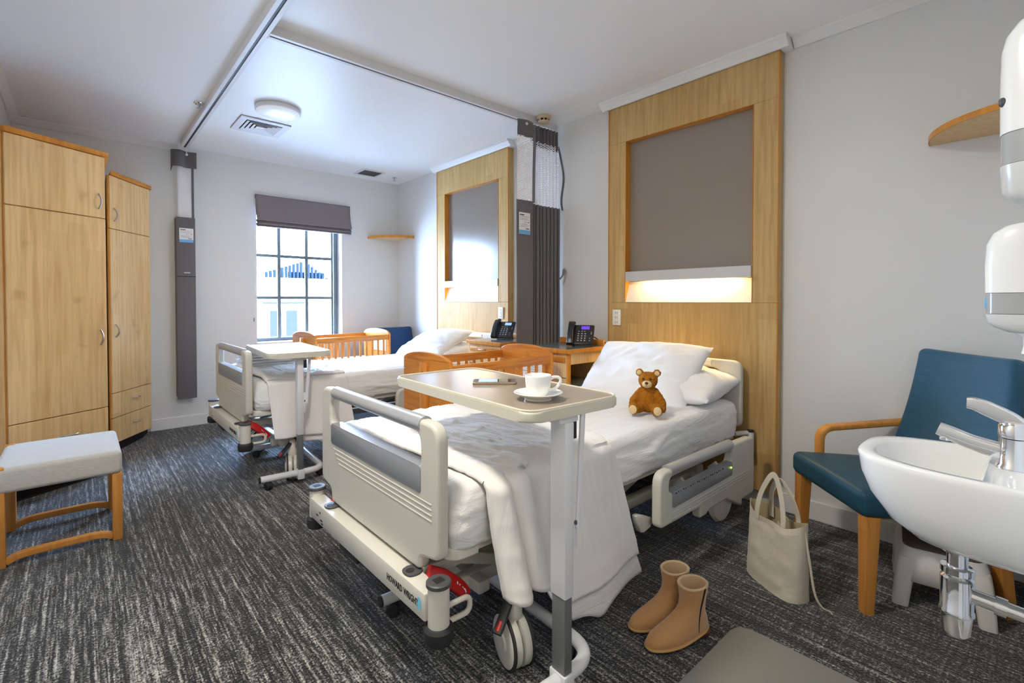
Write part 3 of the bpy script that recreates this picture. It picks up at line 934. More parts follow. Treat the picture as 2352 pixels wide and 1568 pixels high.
t = thing('smoke_detector', (2.74, 2.69, H), 'beige smoke detector on the ceiling above the bunched curtain', 'smoke detector')
MB().lathe([(.055, 0), (.057, -.008), (.052, -.022), (.05, -.026)], seg=36).build('base', 'beige', t)
MB().lathe([(.038, -.024), (.038, -.042), (0, -.042)], seg=36).build('sensor_chamber', 'dark', t)
for k in range(8):
    a = k * math.pi / 4
    MB().box(-.004, .004, .036, .044, -.044, -.024, mtx=Matrix.Rotation(a, 4, 'Z')).build('rib', 'beige', t)
MB().lathe([(.044, -.042), (.042, -.05), (.03, -.056), (0, -.058)], seg=36).build('cap', 'beige', t)

# ================================================================== CURTAIN TRACKS
TX, TY = .731, 2.785
def track(name_loc, length, rz, label):
    t = thing('curtain_track', name_loc, label, 'curtain track', rz=rz)
    mb = MB()
    mb.box(0, length, -.03, .03, -.022, 0)
    mb.box(0, length, -.03, -.008, -.05, -.022).box(0, length, .008, .03, -.05, -.022)
    mb.build('rail', 'ventwhite', t, flat=True)
    MB().box(0, length, -.008, .008, -.046, -.022).build('slot', 'ink', t, flat=True)
    MB().box(-.004, 0, -.031, .031, -.051, 0).box(length, length + .004, -.031, .031, -.051, 0).build('end_cap', 'ventwhite', t)
track((TX, .15, H), 5.17, R(90), 'long white ceiling curtain track running towards the window wall')
track((TX + .035, TY, H), XR - TX - .08, 0, 'white ceiling curtain track crossing between the two beds')

# ================================================================== CURTAINS
def curtain_label(par, x0, x1, z0, z1, y, rz=0.0):
    """sewn care label: pale card, blue foot, lines of print"""
    mt = lambda *b: MB().box(*b)
    lab = MB().box(x0, x1, y - .002, y, z0, z1).build('care_label', 'paper', par, flat=True)
    w, h = x1 - x0, z1 - z0
    MB().box(x0, x1, y - .003, y - .002, z0, z0 + h * .2).build('blue_band', 'labelblue', lab, flat=True)
    text('heading', 'Haines', h * .1, 'ink', lab, Matrix.Translation((x0 + w * .06, y - .0025, z0 + h * .86)) @ XZ, .0006, sx=1.4) if False else None
    MB().box(x0 + w * .07, x0 + w * .45, y - .003, y - .002, z0 + h * .865, z0 + h * .91).build('print', 'ink', lab, flat=True)
    pr = MB()
    for k, zz in enumerate((.8, .72, .66, .46, .4, .34)):
        pr.box(x0 + w * .07, x0 + w * (.93 if k % 2 == 0 else .75), y - .003, y - .002, z0 + h * zz, z0 + h * (zz + .018))
    pr.build('print', 'inkgrey', lab, flat=True)
    pr = MB()
    for a, b in ((.5, .55), (.67, .7), (.8, .9), (.6, .9)):
        zz = .55 if b != .9 or a == .8 else .25
        pr.box(x0 + w * a, x0 + w * b, y - .003, y - .002, z0 + h * zz, z0 + h * (zz + .035))
    pr.build('print', 'ink', lab, flat=True)

# far curtain, folded flat by the window wall (local x across, y towards the room = -)
t = thing('privacy_curtain', (.667, 5.40, 0), 'grey curtain folded into a narrow strip on the window wall', 'curtain')
CW = .150
def strip(name, mat, z0, z1, x0, x1, yy, wob=0.004, n=14, uv=None, th=.012):
    mb = MB()
    nz_ = max(4, int((z1 - z0) / .05))
    f_ = lambda u, v: Vector((lerp(x0, x1, u), yy + wob * math.sin(u * 5 + v * 6) + .002 * nz(u * 4, v * 9), lerp(z0, z1, v)))
    mb.grid(f_, n, nz_, uv)
    o = mb.build(name, mat, t, smooth=60)
    if th: m_ = o.modifiers.new('thick', 'SOLIDIFY'); m_.thickness = th
    return o
mb = MB()   # stacked lower panel with a dark folded return on its left
mb.box(0, CW, -.03, .028, .285, 1.972, .006, 2).box(-.006, .02, -.015, .032, .31, 1.965, .005, 2)
mb.build('lower_panel', 'curtain', t)
MB().box(.0, CW + .0, -.0318, -.0298, 1.42, 1.426).build('seam', 'dark', t, flat=True)
MB().box(.055, .105, -.038, -.030, 1.452, 1.464, .003).build('tie_clip', 'silver', t)
strip('net_panel', 'net', 1.965, 2.46, .028, CW - .022, .0, uv=lambda u, v: (u * .1, v * .5), th=0)
strip('net_panel', 'net', 1.965, 2.46, .02, CW - .03, .018, uv=lambda u, v: (u * .1, v * .5), th=0)
MB().box(CW - .022, CW - .004, -.012, .012, 1.96, 2.47, .004).build('side_binding', 'curtain', t)
pts = [(-.03, .02), (-.012, -.02), (.04, -.045), (.09, -.02), (CW + .012, -.05)]
sp = smoothpath([(a, b, 0) for a, b in pts], 6)
mb = MB()
mb.grid(lambda u, v: Vector((sp[int(round(u * (len(sp) - 1)))].x, sp[int(round(u * (len(sp) - 1)))].y, 2.44 + .15 * v - .045 * (1 - v) * max(0, 1 - u * 6) - .012 * u)), len(sp) - 1, 6)
o = mb.build('heading_band', 'curtain', t, smooth=60); m_ = o.modifiers.new('thick', 'SOLIDIFY'); m_.thickness = .004
MB().tube([(.085, -.03, 2.6), (.088, -.034, 2.56)], .004, 8).lathe([(.0, .004), (.011, .003), (.011, -.003), (0, -.004)], (.088, -.036, 2.55), 16, Matrix.Rotation(R(90), 3, 'X').to_4x4()).build('hook', 'outlet', t)
curtain_label(t, .024, CW - .016, 1.74, 1.87, -.0302)

# near curtain, bunched against the headboard wall between the beds: flat leading panel then pleats
t = thing('privacy_curtain', (0, 0, 0), 'grey curtain bunched in pleats between the two bedhead panels', 'curtain')
zt0, zt1, zb0 = 2.455, 2.585, .30
def pleats(y_off=0.0, n=8, x0=2.645, x1=2.972, amp=.030):
    """zig-zag plan of the gathered part, folds slightly uneven"""
    pts = []
    for k in range(n * 2 + 1):
        x = lerp(x0, x1, k / (n * 2)) + .004 * nz(k * 1.3, 1)
        out = k % 2
        y = TY - .045 + (-amp * (1 + .5 * nz(k * .9, 4)) if out else amp * .6) + y_off
        if out: pts += [Vector((x - .005, y + .004, 0)), Vector((x, y, 0)), Vector((x + .004, y + .004, 0))]
        else: pts.append(Vector((x, y, 0)))
    return pts
flat_ = [(2.472, TY - .070, 0), (2.55, TY - .076, 0), (2.632, TY - .085, 0)]
lead = smoothpath(flat_, 6)
def wallsheet(name, mat, plan, z0, z1, nv, flare=0.0, uvs=None, wav=0.0, thick=.004):
    mb = MB()
    n = len(plan) - 1
    L_ = [0.0]
    for a, b in zip(plan[:-1], plan[1:]): L_.append(L_[-1] + (b - a).length)
    def f_(u, v):
        p = plan[int(round(u * n))]
        k = 1 + flare * (1 - v)
        return Vector((p.x - wav * (1 - v) * .5, p.y + .006 * nz(p.x * 9, v * 4, 2), lerp(z0, z1, v)))
    mb.grid(f_, n, nv, (lambda u, v: (L_[int(round(u * n))] * .55, v * (z1 - z0))) if uvs else None)
    o = mb.build(name, mat, t, smooth=50)
    if thick:
        m_ = o.modifiers.new('thick', 'SOLIDIFY'); m_.thickness = thick
    return o
wallsheet('leading_panel', 'curtain', lead, zb0, 1.968, 20)
pl1 = pleats()
join = smoothpath([(2.632, TY - .085, 0), (2.638, TY - .06, 0), pl1[0]], 5)
wallsheet('pleated_panel', 'curtain', join + pl1[1:], zb0, 1.955, 20)
wallsheet('leading_net', 'net', [p + Vector((.012 * (1 - i / 12), 0.004, 0)) for i, p in enumerate(lead)], 1.96, 2.46, 8, uvs=True, thick=0)
wallsheet('pleated_net', 'net', pleats(.004, 8, 2.66, 2.965, .024), 1.95, 2.455, 8, uvs=True, thick=0)
wallsheet('heading_band', 'curtain', smoothpath([(2.50, TY - .05, 0), (2.585, TY - .075, 0), (2.655, TY - .06, 0)], 6), zt0, zt1, 3)
wallsheet('heading_pleats', 'curtain', pleats(0.01, 8, 2.67, 2.96, .026), zt0 - .035, zt1 - .005, 3)
MB().bar([(2.630, TY - .094, 1.955), (2.634, TY - .092, 2.2), (2.645, TY - .09, 2.47)], .022, .006, .002).build('side_binding', 'curtain', t)
MB().bar(smoothpath([(2.962, TY - .09, 1.94), (2.968, TY - .075, 2.03), (2.966, TY - .1, 2.2), (2.955, TY - .08, 2.36), (2.945, TY - .06, 2.46)], 6), .018, .006, .002).build('side_binding', 'curtain', t)
MB().bar(smoothpath([(2.90, TY - .115, 1.37), (2.935, TY - .125, 1.41), (2.966, TY - .105, 1.46)], 6), .03, .005, .002).build('tie_band', 'greyplastic', t)
hk = MB()
for x, y in ((2.565, TY - .072), (2.70, TY - .02), (2.78, TY - .02), (2.86, TY - .02)):
    hk.tube([(x, y, 2.60), (x, y, 2.56)], .003, 8)
hk.lathe([(.0, .004), (.011, .003), (.011, -.003), (0, -.004)], (2.565, TY - .085, 2.552), 16, Matrix.Rotation(R(90), 3, 'X').to_4x4())
hk.build('hook', 'outlet', t)
curtain_label(t, 2.485, 2.60, 1.705, 1.872, TY - .084)

# ================================================================== CORNER SHELVES
def corner_shelf(cx, cy, sx, sy, z, r, label):
    t = thing('corner_shelf', (cx, cy, z), label, 'shelf')
    arc = [(sx * r * math.cos(R(a)), sy * r * math.sin(R(a))) for a in range(0, 91, 5)]
    MB().prism([(0, 0)] + arc, 0, .024, 'z').build('board', 'maple_top', t, flat=True)
    ring = [Vector((sx * r * math.cos(R(a)), sy * r * math.sin(R(a)), .012)) for a in range(0, 91, 3)]
    MB().bar(ring, .006, .026, .002).build('edge_strip', 'edge', t)
corner_shelf(XR - .001, YB - .001, -1, -1, 1.945, .40, 'small quarter round shelf in the far corner right of the window')
corner_shelf(XR - .001, Y0 + .001, -1, 1, 1.925, .415, 'quarter round wooden shelf near the dispensers, high above the armchair')

# ================================================================== HOSPITAL BEDS
BCY = 1.662
def caster(par, x, y, yaw, zoff=0.0):
    """twin-disc 150 mm castor: two cream discs with dark tyres, cream fork and stem"""
    cs = bpy.data.objects.new('caster', None)
    COL.objects.link(cs); cs.parent = par
    K = 1.12
    mm = Matrix.Translation((x, y, .0875 + zoff)) @ Matrix.Scale(K, 4) @ Matrix.Rotation(yaw, 4, 'Z') @ Matrix.Rotation(R(90), 4, 'Y')
    w = MB()
    for s in (-1, 1):
        w.lathe([(.0, s * .004), (.070, s * .004), (.0735, s * .006), (.0735, s * .0245), (.0715, s * .0325), (.066, s * .036), (.030, s * .037), (.024, s * .0415), (0, s * .042)], (0, 0, 0), 40)
    w.bm.transform(mm); w.build('wheel', 'cream_metal', cs)
    w = MB()
    for s in (-1, 1):
        w.lathe([(.070, s * .0245), (.0775, s * .0255), (.0785, s * .029), (.0775, s * .0325), (.070, s * .0335)], (0, 0, 0), 40)
    w.bm.transform(mm); w.build('tyre', 'rubber', cs)
    w = MB()
    w.box(-.004, .004, -.02, .02, -.01, .075, .003, 1)
    w.lathe([(.026, .07), (.03, .085), (.03, .11), (.02, .125), (.018, .18)], (0, .0, 0), 20)
    w.bm.transform(Matrix.Translation((x, y, .0875 + zoff)) @ Matrix.Rotation(yaw, 4, 'Z')); w.build('fork', 'cream_metal', cs)
    return cs

def make_bed(label):
    t = thing('hospital_bed', (0, BCY, 0), label, 'bed', 'adjustable hospital beds')
    # --- foot rail with corner sockets and buffers
    MB().box(.737, .80, -.455, .482, .262, .345, .006, 2).build('foot_rail', 'cream_metal', t)
    for s in (-1, 1):
        y = -.472 if s < 0 else .50
        c = MB().lathe([(.029, .235), (.032, .238), (.032, .366), (.029, .369)], (.775, y, 0), 32).build('corner_socket', 'cream_metal', t)
        MB().lathe([(.03, .366), (.037, .368), (.037, .378), (.033, .381), (.0, .381)], (.775, y, 0), 32).build('socket_cap', 'darkgrey', c)
        MB().box(.760, .790, y - .014, y + .014, .3805, .3815).build('square_socket', 'ink', c, flat=True)
        MB().lathe([(.030, .200), (.040, .203), (.044, .215), (.044, .242), (.038, .250), (.03, .252)], (.775, y, 0), 32).build('buffer', 'rubber', t)
        g = MB().prism(roundpoly([(.745, s * .325 - .03), (.80, s * .325 - .03), (.80, s * .325 + .03), (.745, s * .325 + .03)], .024), .345, .352, 'z', .002).build('board_bracket', 'darkgrey', t)
        MB().lathe([(.013, .3525), (.013, .353), (0, .353)], (.765, s * .325, 0), 20).build('bracket_hole', 'ink', g)
    text('maker_name', 'HOWARD WRIGHT', .030, 'ink', t, Matrix.Translation((.7362, -.225, .294)) @ YZ @ Matrix.Diagonal((-1, 1, 1, 1)), .0004, sx=.74)
    lg = MB().prism(roundpoly([(-.436, .286), (-.420, .290), (-.414, .304), (-.422, .310), (-.416, .318), (-.424, .328), (-.436, .322), (-.438, .305)], .007), .7355, .7362, 'x').build('maker_logo', 'logoblue', t, flat=True)
    for yy, zz, ww in ((.405, .3, .02), (.37, .318, .012), (.36, .29, .022), (.352, .278, .02)):
        MB().box(.7362, .7368, yy - ww, yy, zz - .006, zz).build('warning_print', 'ink', t, flat=True)
    MB().box(.742, .79, .02, .18, .236, .262, .004).build('cable_box', 'rubber', t)
    # --- footboard: plate with a grip slot
    hw = .462
    out = roundpoly([(-hw, .42), (-.36, .398), (-.352, .352), (.352, .352), (.36, .405), (hw, .425), (hw, .828), (-hw, .828)], [.03, .02, .02, .02, .02, .03, .06, .06], 6)
    slot = roundpoly([(-.36, .675), (.36, .675), (.36, .79), (-.36, .79)], [.03, .03, .045, .045], 6)
    plate('footboard', [out, slot], .042, .012, 'plastic', t, Matrix.Translation((.806, .008, 0)) @ YZ)
    MB().tube([(.806, -.352, .811), (.806, .352, .811)], .0265, 20).build('grip_bar', 'silver', t)
    MB().prism(roundpoly([(-.358, .60), (.358, .60), (.358, .685), (-.358, .685)], .01), .7825, .83, 'x', .004).build('grey_inset', 'greyplastic', t)
    for k in range(4):
        z = .582 - k * .017
        MB().bar([(.7876, -.42, z), (.7876, .34 - .02 * k, z)], .009, .006, .0028).build('raised_line', 'plastic', t)
    # --- headboard
    hb = .475
    out = roundpoly([(-hb, .47), (hb, .47), (hb, .852), (-hb, .852)], [.04, .04, .06, .06], 6)
    slot = roundpoly([(-.345, .705), (.345, .705), (.345, .80), (-.345, .80)], [.035, .035, .045, .045], 6)
    plate('headboard', [out, slot], .040, .012, 'plastic', t, Matrix.Translation((2.842, 0, 0)) @ YZ)
    MB().tube([(2.842, -.30, .827), (2.842, .30, .827)], .0255, 20).build('grip_bar', 'white_metal', t)
    MB().prism(roundpoly([(-.345, .64), (.345, .64), (.345, .71), (-.345, .71)], .01), 2.818, 2.865, 'x', .004).build('grey_inset', 'greyplastic', t)
    # --- mattress platform: dished end hoop + deck
    MB().box(.90, 2.79, -.45, .45, .405, .435, .006).build('deck', 'cream_metal', t)
    hoop = bend([(.93, -.452, .42), (.838, -.452, .42), (.838, .452, .42), (.93, .452, .42)], .09, 8)
    MB().bar(hoop, .022, .038, .008).build('mattress_retainer', 'cream_metal', t)
    MB().prism(roundpoly([(.845, -.44), (.93, -.44), (.93, .44), (.845, .44)], [.08, 0, 0, .08]), .418, .4385, 'z').build('deck_liner', 'rubber', t)
    # --- chassis
    for s in (-1, 1):
        MB().box(.98, 2.70, s * .27 - .022, s * .27 + .022, .175, .225, .006).build('chassis_beam', 'cream_metal', t)
        MB().bar([(.80, s * .33, .335), (.95, s * .33, .335), (1.22, s * .33, .23), (1.25, s * .33, .225)], .04, .035, .005, up=(0, 1, 0)).build('foot_arm', 'cream_metal', t)
        MB().bar([(1.05, s * .20, .21), (1.75, s * .20, .395)], .05, .03, .005).build('lift_arm', 'cream_metal', t)
        MB().bar([(1.95, s * .20, .21), (2.60, s * .20, .395)], .05, .03, .005).build('lift_arm', 'cream_metal', t)
    MB().box(1.02, 1.07, -.35, .35, .178, .222, .006).build('cross_beam', 'cream_metal', t)
    MB().box(2.60, 2.65, -.35, .35, .178, .222, .006).build('cross_beam', 'cream_metal', t)
    MB().tube([(1.3, 0, .24), (1.8, 0, .33)], .035, 16).build('actuator', 'darkgrey', t)
    caster(t, 1.055, -.488, R(-15)); caster(t, 1.045, .33, R(-70))
    caster(t, 2.625, -.33, R(80)); caster(t, 2.625, .33, R(95))
    bp_ = MB().bar([(1.17, -.44, .285), (1.05, -.485, .238), (.975, -.513, .172), (.958, -.518, .160)], .032, .014, .006).build('brake_pedal', 'rubber', t)
    MB().bar([(.985, -.5095, .1815), (.963, -.5175, .1635)], .015, .018, .006).build('pedal_marker', 'red', bp_)
    MB().bar([(1.17, .38, .262), (1.05, .40, .225), (.985, .415, .165)], .038, .014, .006).build('brake_pedal', 'rubber', t)
    # CPR release handle and its guard loop
    for s in (-1, 1):
        hp_ = smoothpath([(.80, s * .375, .352), (.85, s * .388, .325), (.90, s * .398, .278), (.925, s * .403, .243)], 6)
        nn_ = Vector((-.25, s * .75, .6)).normalized()
        h_ = MB().bar(hp_, .046, .022, .007, up=nn_).build('emergency_handle', 'red', t)
        tt_ = (hp_[-1] - hp_[8]).normalized(); xx_ = -tt_ if s < 0 else tt_
        zz_ = (nn_ - xx_ * nn_.dot(xx_)).normalized(); yy_ = zz_.cross(xx_)
        mt_ = Matrix((xx_, yy_, zz_)).transposed().to_4x4()
        mt_.translation = (hp_[-1] if s < 0 else hp_[10]) + zz_ * .0115 + xx_ * .012 - yy_ * .009
        text('handle_print', 'CPR', .030, 'paper', h_, mt_, .0009)
        MB().tube(bend([(.79, s * .462, .285), (.895, s * .464, .285), (.895, s * .464, .235), (.79, s * .46, .235)], .028, 6), .0085, 10).build('guard_loop', 'cream_metal', t)
    # --- side rails, lowered (near side pair is what shows)
    for s in (-1,):
        sr = bpy.data.objects.new('side_rail', None); COL.objects.link(sr); sr.parent = t
        out = roundpoly([(1.785, .245), (2.06, .243), (2.13, .241), (2.13, .19), (2.19, .19), (2.22, .205), (2.40, .205), (2.585, .118), (2.585, .155), (2.735, .155), (2.735, .465), (1.785, .482)],
                        [.03, .02, .006, .012, .015, .0, .0, .02, .005, .03, .06, .06], 5)
        slot = roundpoly([(1.86, .378), (2.46, .382), (2.46, .443), (1.86, .446)], [.02, .03, .03, .04], 5)
        yy = s * .565
        plate('panel', [out, slot], .044, .012, 'plastic', sr, Matrix.Translation((0, yy, 0)) @ XZ)
        MB().tube([(1.87, yy, .469), (2.47, yy, .463)], .0265, 16).build('grip_bar', 'silver', sr)
        yf = yy + s * .023
        cp = MB().prism(roundpoly([(1.88, .312), (2.455, .318), (2.455, .386), (1.88, .384)], .012), yf - s * .03, yf + s * .003, 'y', .002).build('control_strip', 'greyplastic', sr)
        pr = MB()
        for k in range(22):
            x = 1.90 + k * .021
            pr.box(x, x + .012 - .004 * (k % 3), yf + s * .003, yf + s * .0038, .368 + .003 * (k % 2), .374 + .003 * (k % 2))
        pr.build('control_print', 'ink', cp, flat=True)
        MB().ball((2.435, yf + s * .004, .36), .005, 2).build('status_light', 'green', cp)
        for k in range(3):
            z = .292 - k * .014
            MB().bar([(1.88, yf, z), (2.66, yf, z + .004)], .007, .005, .002).build('raised_line', 'plastic', sr)
        MB().lathe([(.0, -.016), (.105, -.016), (.115, 0), (.105, .016), (0, .016)], (2.41, yy - s * .014, .20), 40, Matrix.Rotation(R(90), 3, 'X').to_4x4()).build('pivot_cover', 'plastic', sr)
        MB().bar([(2.15, s * .46, .33), (2.15, yy - s * .02, .24)], .06, .02, .006, up=(1, 0, 0)).bar([(2.5, s * .46, .33), (2.5, yy - s * .02, .24)], .06, .02, .006, up=(1, 0, 0)).build('hinge_arm', 'cream_metal', sr)
        MB().lathe([(.02, -.012), (.02, .012)], (2.16, yy + s * .0, .215), 20, Matrix.Rotation(R(90), 3, 'X').to_4x4()).build('hinge_pin', 'darkgrey', sr)
        MB().prism(roundpoly([(1.68, .33), (1.82, .27), (1.82, .24), (1.74, .225)], .02), s * .505, s * .53, 'y', .006).build('rail_foot', 'plastic', sr)
    # wall buffer roller at the head
    for s in (-1,):
        MB().tube([(2.80, s * .45, .435), (2.885, s * .50, .435)], .014, 10).build('buffer_arm', 'cream_metal', t)
        b = MB().lathe([(.016, .33), (.018, .332), (.018, .44), (.016, .442)], (2.885, s * .505, 0), 20).build('wall_buffer', 'white_metal', t)
        MB().lathe([(.016, .44), (.019, .442), (.019, .452), (0, .454)], (2.885, s * .505, 0), 20).build('buffer_cap', 'rubber', b)
        MB().lathe([(.012, .285), (.022, .29), (.022, .33), (.016, .334)], (2.885, s * .505, 0), 20).build('buffer_foot', 'rubber', b)
    return t
bed1 = make_bed('nearer hospital bed, cream plastic end boards, under the teddy bear')
bed2 = copy_tree(bed1)
bed2.location = (0, BCY + 2.22, .045)
bed2['label'] = 'further hospital bed by the window, cream end boards, raised slightly higher'
for ch in bed2.children:
    if ch.name.startswith('caster'):
        ch.location.z -= .045
    if ch.name.startswith('chassis_beam') or ch.name.startswith('cross_beam') or ch.name.startswith('brake_pedal'):
        ch.location.z -= .03

# ------------------------------------------------------------------ mattresses in their fitted sheets
def wr(x, y, s=1.0):
    """sheet wrinkles: long soft ridges along the bed that bend and fade, finer ones between"""
    wy = y + .10 * nz(x * 2.1, y * 2.0, s + 9) + .16 * x
    a = 1 - abs(nz(x * 1.3, wy * 9.0, s))
    b = 1 - abs(nz(x * 2.6 + 5, wy * 20.0, s + 4))
    g = .35 + .65 * max(0.0, min(1.0, .5 + 1.3 * nz(x * 2.4, y * 2.4, s + 2)))
    return (a ** 4 * .6 + b ** 5 * .4) * g

def mattress(x0, x1, y0, y1, z0, z1, label, seed, amp=.008):
    t = None
    mb = MB()
    nx, ny, ns = 150, 60, 14
    r = .035
    cx, cy = (x0 + x1) / 2, (y0 + y1) / 2
    # lateral outline point list (rounded rectangle) shared by rings
    def outl(inset):
        pts = []
        rr = .05
        base = rrect(x1 - x0 - 2 * inset, y1 - y0 - 2 * inset, max(rr - inset, .012), 8)
        # resample evenly
        P = [Vector((p[0], p[1], 0)) for p in base] 
        L = [0]
        for i in range(len(P)): L.append(L[-1] + (P[(i + 1) % len(P)] - P[i]).length)
        N = 360
        out = []
        j = 0
        for k in range(N):
            d = L[-1] * k / N
            while L[j + 1] < d: j += 1
            u = (d - L[j]) / max(1e-9, L[j + 1] - L[j])
            out.append(P[j] * (1 - u) + P[(j + 1) % len(P)] * u)
        return out
    rings = []
    base = outl(0)
    for i in range(ns + 1):
        v = i / ns
        z = lerp(z0, z1 - r, v)
        ring = []
        for p in base:
            d = p.normalized()
            k = amp * 1.6 * (wr(p.x * 1.1 + seed + z * 1.2, p.y * .3 + z * 1.5 - p.x * .16, 2.0) - .3) * (.35 + .65 * math.sin(math.pi * (0.15 + .8 * v)))
            ft = max(0.0, 1 - (p.x + (x1 - x0) / 2) / .22)
            k += ft * (.022 * math.sin(math.pi * v) + .030 * abs(nz(p.x * 9 + seed, p.y * 9 + 3, z * 2)) + .014 * nz(p.x * 22, p.y * 22, z * 7))
            bulge = .012 * math.sin(math.pi * v)
            q = Vector((p.x, p.y, 0)) + Vector((d.x * .4, d.y, 0)) * (k + bulge)
            ring.append(Vector((cx + q.x, cy + q.y, z)))
        rings.append(ring)
    for i in range(1, 6):
        a = R(90) * i / 5
        ins = r * (1 - math.cos(a))
        o_ = outl(ins)
        ring = []
        for p in o_:
            w_ = amp * (wr(p.x + seed, p.y, 1.0) - .3) * math.sin(a)
            kk = amp * 1.6 * (wr(p.x * 1.1 + seed + (z1 - r) * 1.2, p.y * .3 + (z1 - r) * 1.5 - p.x * .16, 2.0) - .3) * .5 * math.cos(a)
            d = p.normalized()
            ring.append(Vector((cx + p.x + d.x * .4 * kk, cy + p.y + d.y * kk, z1 - r + r * math.sin(a) + w_)))
        rings.append(ring)
    mb.loft(rings, True, False)
    # top, shrinking rings to a grid-like fill
    last = [v for v in mb.bm.verts][-360:]
    prev = last
    steps = 40
    for s in range(1, steps + 1):
        f = 1 - s / steps
        cur = []
        for v in last:
            px, py = v.co.x - cx, v.co.y - cy
            hx = (x1 - x0) / 2 - (y1 - y0) / 2 + .02
            sx = max(-hx, min(hx, px))
            qx, qy = sx + (px - sx) * f, py * f
            if s == steps: qy = 0.0
            crown = .012 * (1 - (abs(qy) / ((y1 - y0) / 2)) ** 2)
            w_ = amp * (wr(qx + seed, qy, 1.0) - .3) * (.55 + .45 * min(1, abs(qy) * 3))
            cur.append(mb.bm.verts.new((cx + qx, cy + qy, z1 + w_ + crown)))
        for i in range(360):
            try: mb.bm.faces.new((prev[i], prev[(i + 1) % 360], cur[(i + 1) % 360], cur[i]))
            except ValueError: pass
        prev = cur
    bmesh.ops.remove_doubles(mb.bm, verts=mb.bm.verts, dist=.0006)
    o = mb.build('mattress', 'sheet', None, smooth=80)
    return tag(o, label, 'mattress', 'mattresses in white fitted sheets')
mattress(.85, 2.80, 1.19, 2.125, .437, .628, 'mattress in white wrinkled fitted sheet under the teddy bear', 0.0, .017)
mattress(.85, 2.80, 1.19 + 2.22, 2.125 + 2.22, .482, .673, 'mattress in white fitted sheet on the bed by the window', 5.3, .014)

# ------------------------------------------------------------------ blankets over the foot of each bed
def hang_out(s, v, folds, seed, x):
    """how far the hanging side stands off the mattress at s along the bed, v down the drop"""
    out = .010 + .045 * v ** 1.5 + .004 * nz(x * 6, v * 3, seed)
    if folds:
        wave = 0.0
        if s < .264: wave = abs(math.sin(math.pi * s / .132)) ** .5
        out += .062 * wave * (.30 + .70 * v ** .5)
        out += .030 * sstep(.25, .42, s) * (1 - sstep(.5, 1.0, s)) + .010 * math.sin(9 * s + 2.0) * v
        return out, wave
    return out + .012 * math.sin(14 * s + seed) * v, 0.0

def crease(p, n, wd):
    """ironed-in fold lines: narrow ridge every 1/n"""
    d = abs((p * n) % 1.0 - .5) / n
    return math.exp(-(d / wd) ** 2)

def blanket(dy, dz, xt, xb, hem, label, folds, seed, yn=1.185, yf=2.13, ztop=.648, far_hem=.5):
    """cloth over the bed: t runs from the near hem up the side, across the top and down the far side; s runs along the bed"""
    ns, nt = 150, 130
    zt = ztop + dz
    def f_(s, t_):
        x_top = lerp(xt[0], xt[1], s); x_bot = lerp(xb[0], xb[1], s)
        hz = (lerp(hem[0], hem[1], sstep(0.2, .34, s)) if folds else lerp(hem[0], hem[1], s)) + dz * .3
        drop = zt - hz
        Lt = yf - yn
        tot = drop + Lt + far_hem * .5
        d = t_ * tot
        rr = .045
        if d < drop:                       # near side, hanging
            v = 1 - d / drop               # 1 at hem .. 0 at top edge
            x = lerp(x_top, x_bot, v ** (1 - .3 * s))
            out, wave = hang_out(s, v, folds, seed, x)
            k = max(0.0, 1 - v * drop / rr)
            y = yn - out + rr * (k ** 2) * .8
            z = zt - v * drop - .012 * k
            if folds:
                z -= .02 * (wave - .5) * v
                out2 = .0025 * crease(s + .01 * v, 6, .02) + .002 * crease(v, 4, .03)
                y -= out2
            return Vector((x, y + dy, z))
        d2 = d - drop
        if d2 < Lt:
            u = d2 / Lt
            x = lerp(x_top, x_top - .02 * u, u) - .10 * u * (1 - s) * (1 if folds else .3) + .03 * math.sin(u * 3) * s
            edge = min(u, 1 - u) * Lt
            e = max(0, 1 - edge / rr)
            puff = .016 * (1 - abs(2 * u - 1) ** 2)
            w_ = .018 * (wr(u * 1.4 + s * .2 + seed, s * .7 + .1 * u, 3.0) - .3) + .003 * nz(x * 14, u * 10, seed)
            w_ += .0045 * crease(s + .03 * nz(u * 4, s * 3, 5), 5, .012) + .004 * crease(u + .04 * nz(u * 3, s * 4, 8), 6, .008)
            roll = .016 * math.sqrt(max(0.0, 1 - (1 - min(1, s / .07)) ** 2))
            return Vector((x, yn + d2 + dy, zt + puff + w_ * (1 - e) - .012 * e ** 2 + roll - .016))
        v = (d2 - Lt) / (far_hem * .5)
        return Vector((lerp(x_top - .1 * (1 - s), x_bot, v * .3), yf + .012 + .01 * v + dy, zt - .012 - v * far_hem * .5))
    mb = MB()
    mb.grid(f_, ns, nt)
    o = mb.build('blanket', 'blanket', None, smooth=80)
    m_ = o.modifiers.new('thick', 'SOLIDIFY'); m_.thickness = .007; m_.offset = 1.0
    # the sheet layer that shows below the blanket hem
    s0, s1 = (.40, 1.0) if folds else (.30, .97)
    lo = .085 if folds else .055
    def g_(a, v):
        s = lerp(s0, s1, a)
        hz = (lerp(hem[0], hem[1], sstep(0.2, .34, s)) if folds else lerp(hem[0], hem[1], s)) + dz * .3
        top, bot = hz + .10, hz - lo * (.75 + .25 * a) - (.03 * math.exp(-((a - .3) / .12) ** 2) if folds else 0)
        z = lerp(top, bot, v)
        vv = max(0, min(1.15, (zt - z) / (zt - hz)))
        x = lerp(lerp(xt[0], xt[1], s), lerp(xb[0], xb[1], s), vv)
        out, _ = hang_out(s, vv, folds, seed, x)
        return Vector((x + (.012 * v if a > .9 else 0), yn - out + .014 + dy, z))
    q = MB().grid(g_, 50, 12).build('under_sheet', 'sheet', o, smooth=80)
    m_ = q.modifiers.new('thick', 'SOLIDIFY'); m_.thickness = .003
    tag(o, label, 'blanket', 'white blankets across the foot of the beds')
    return o
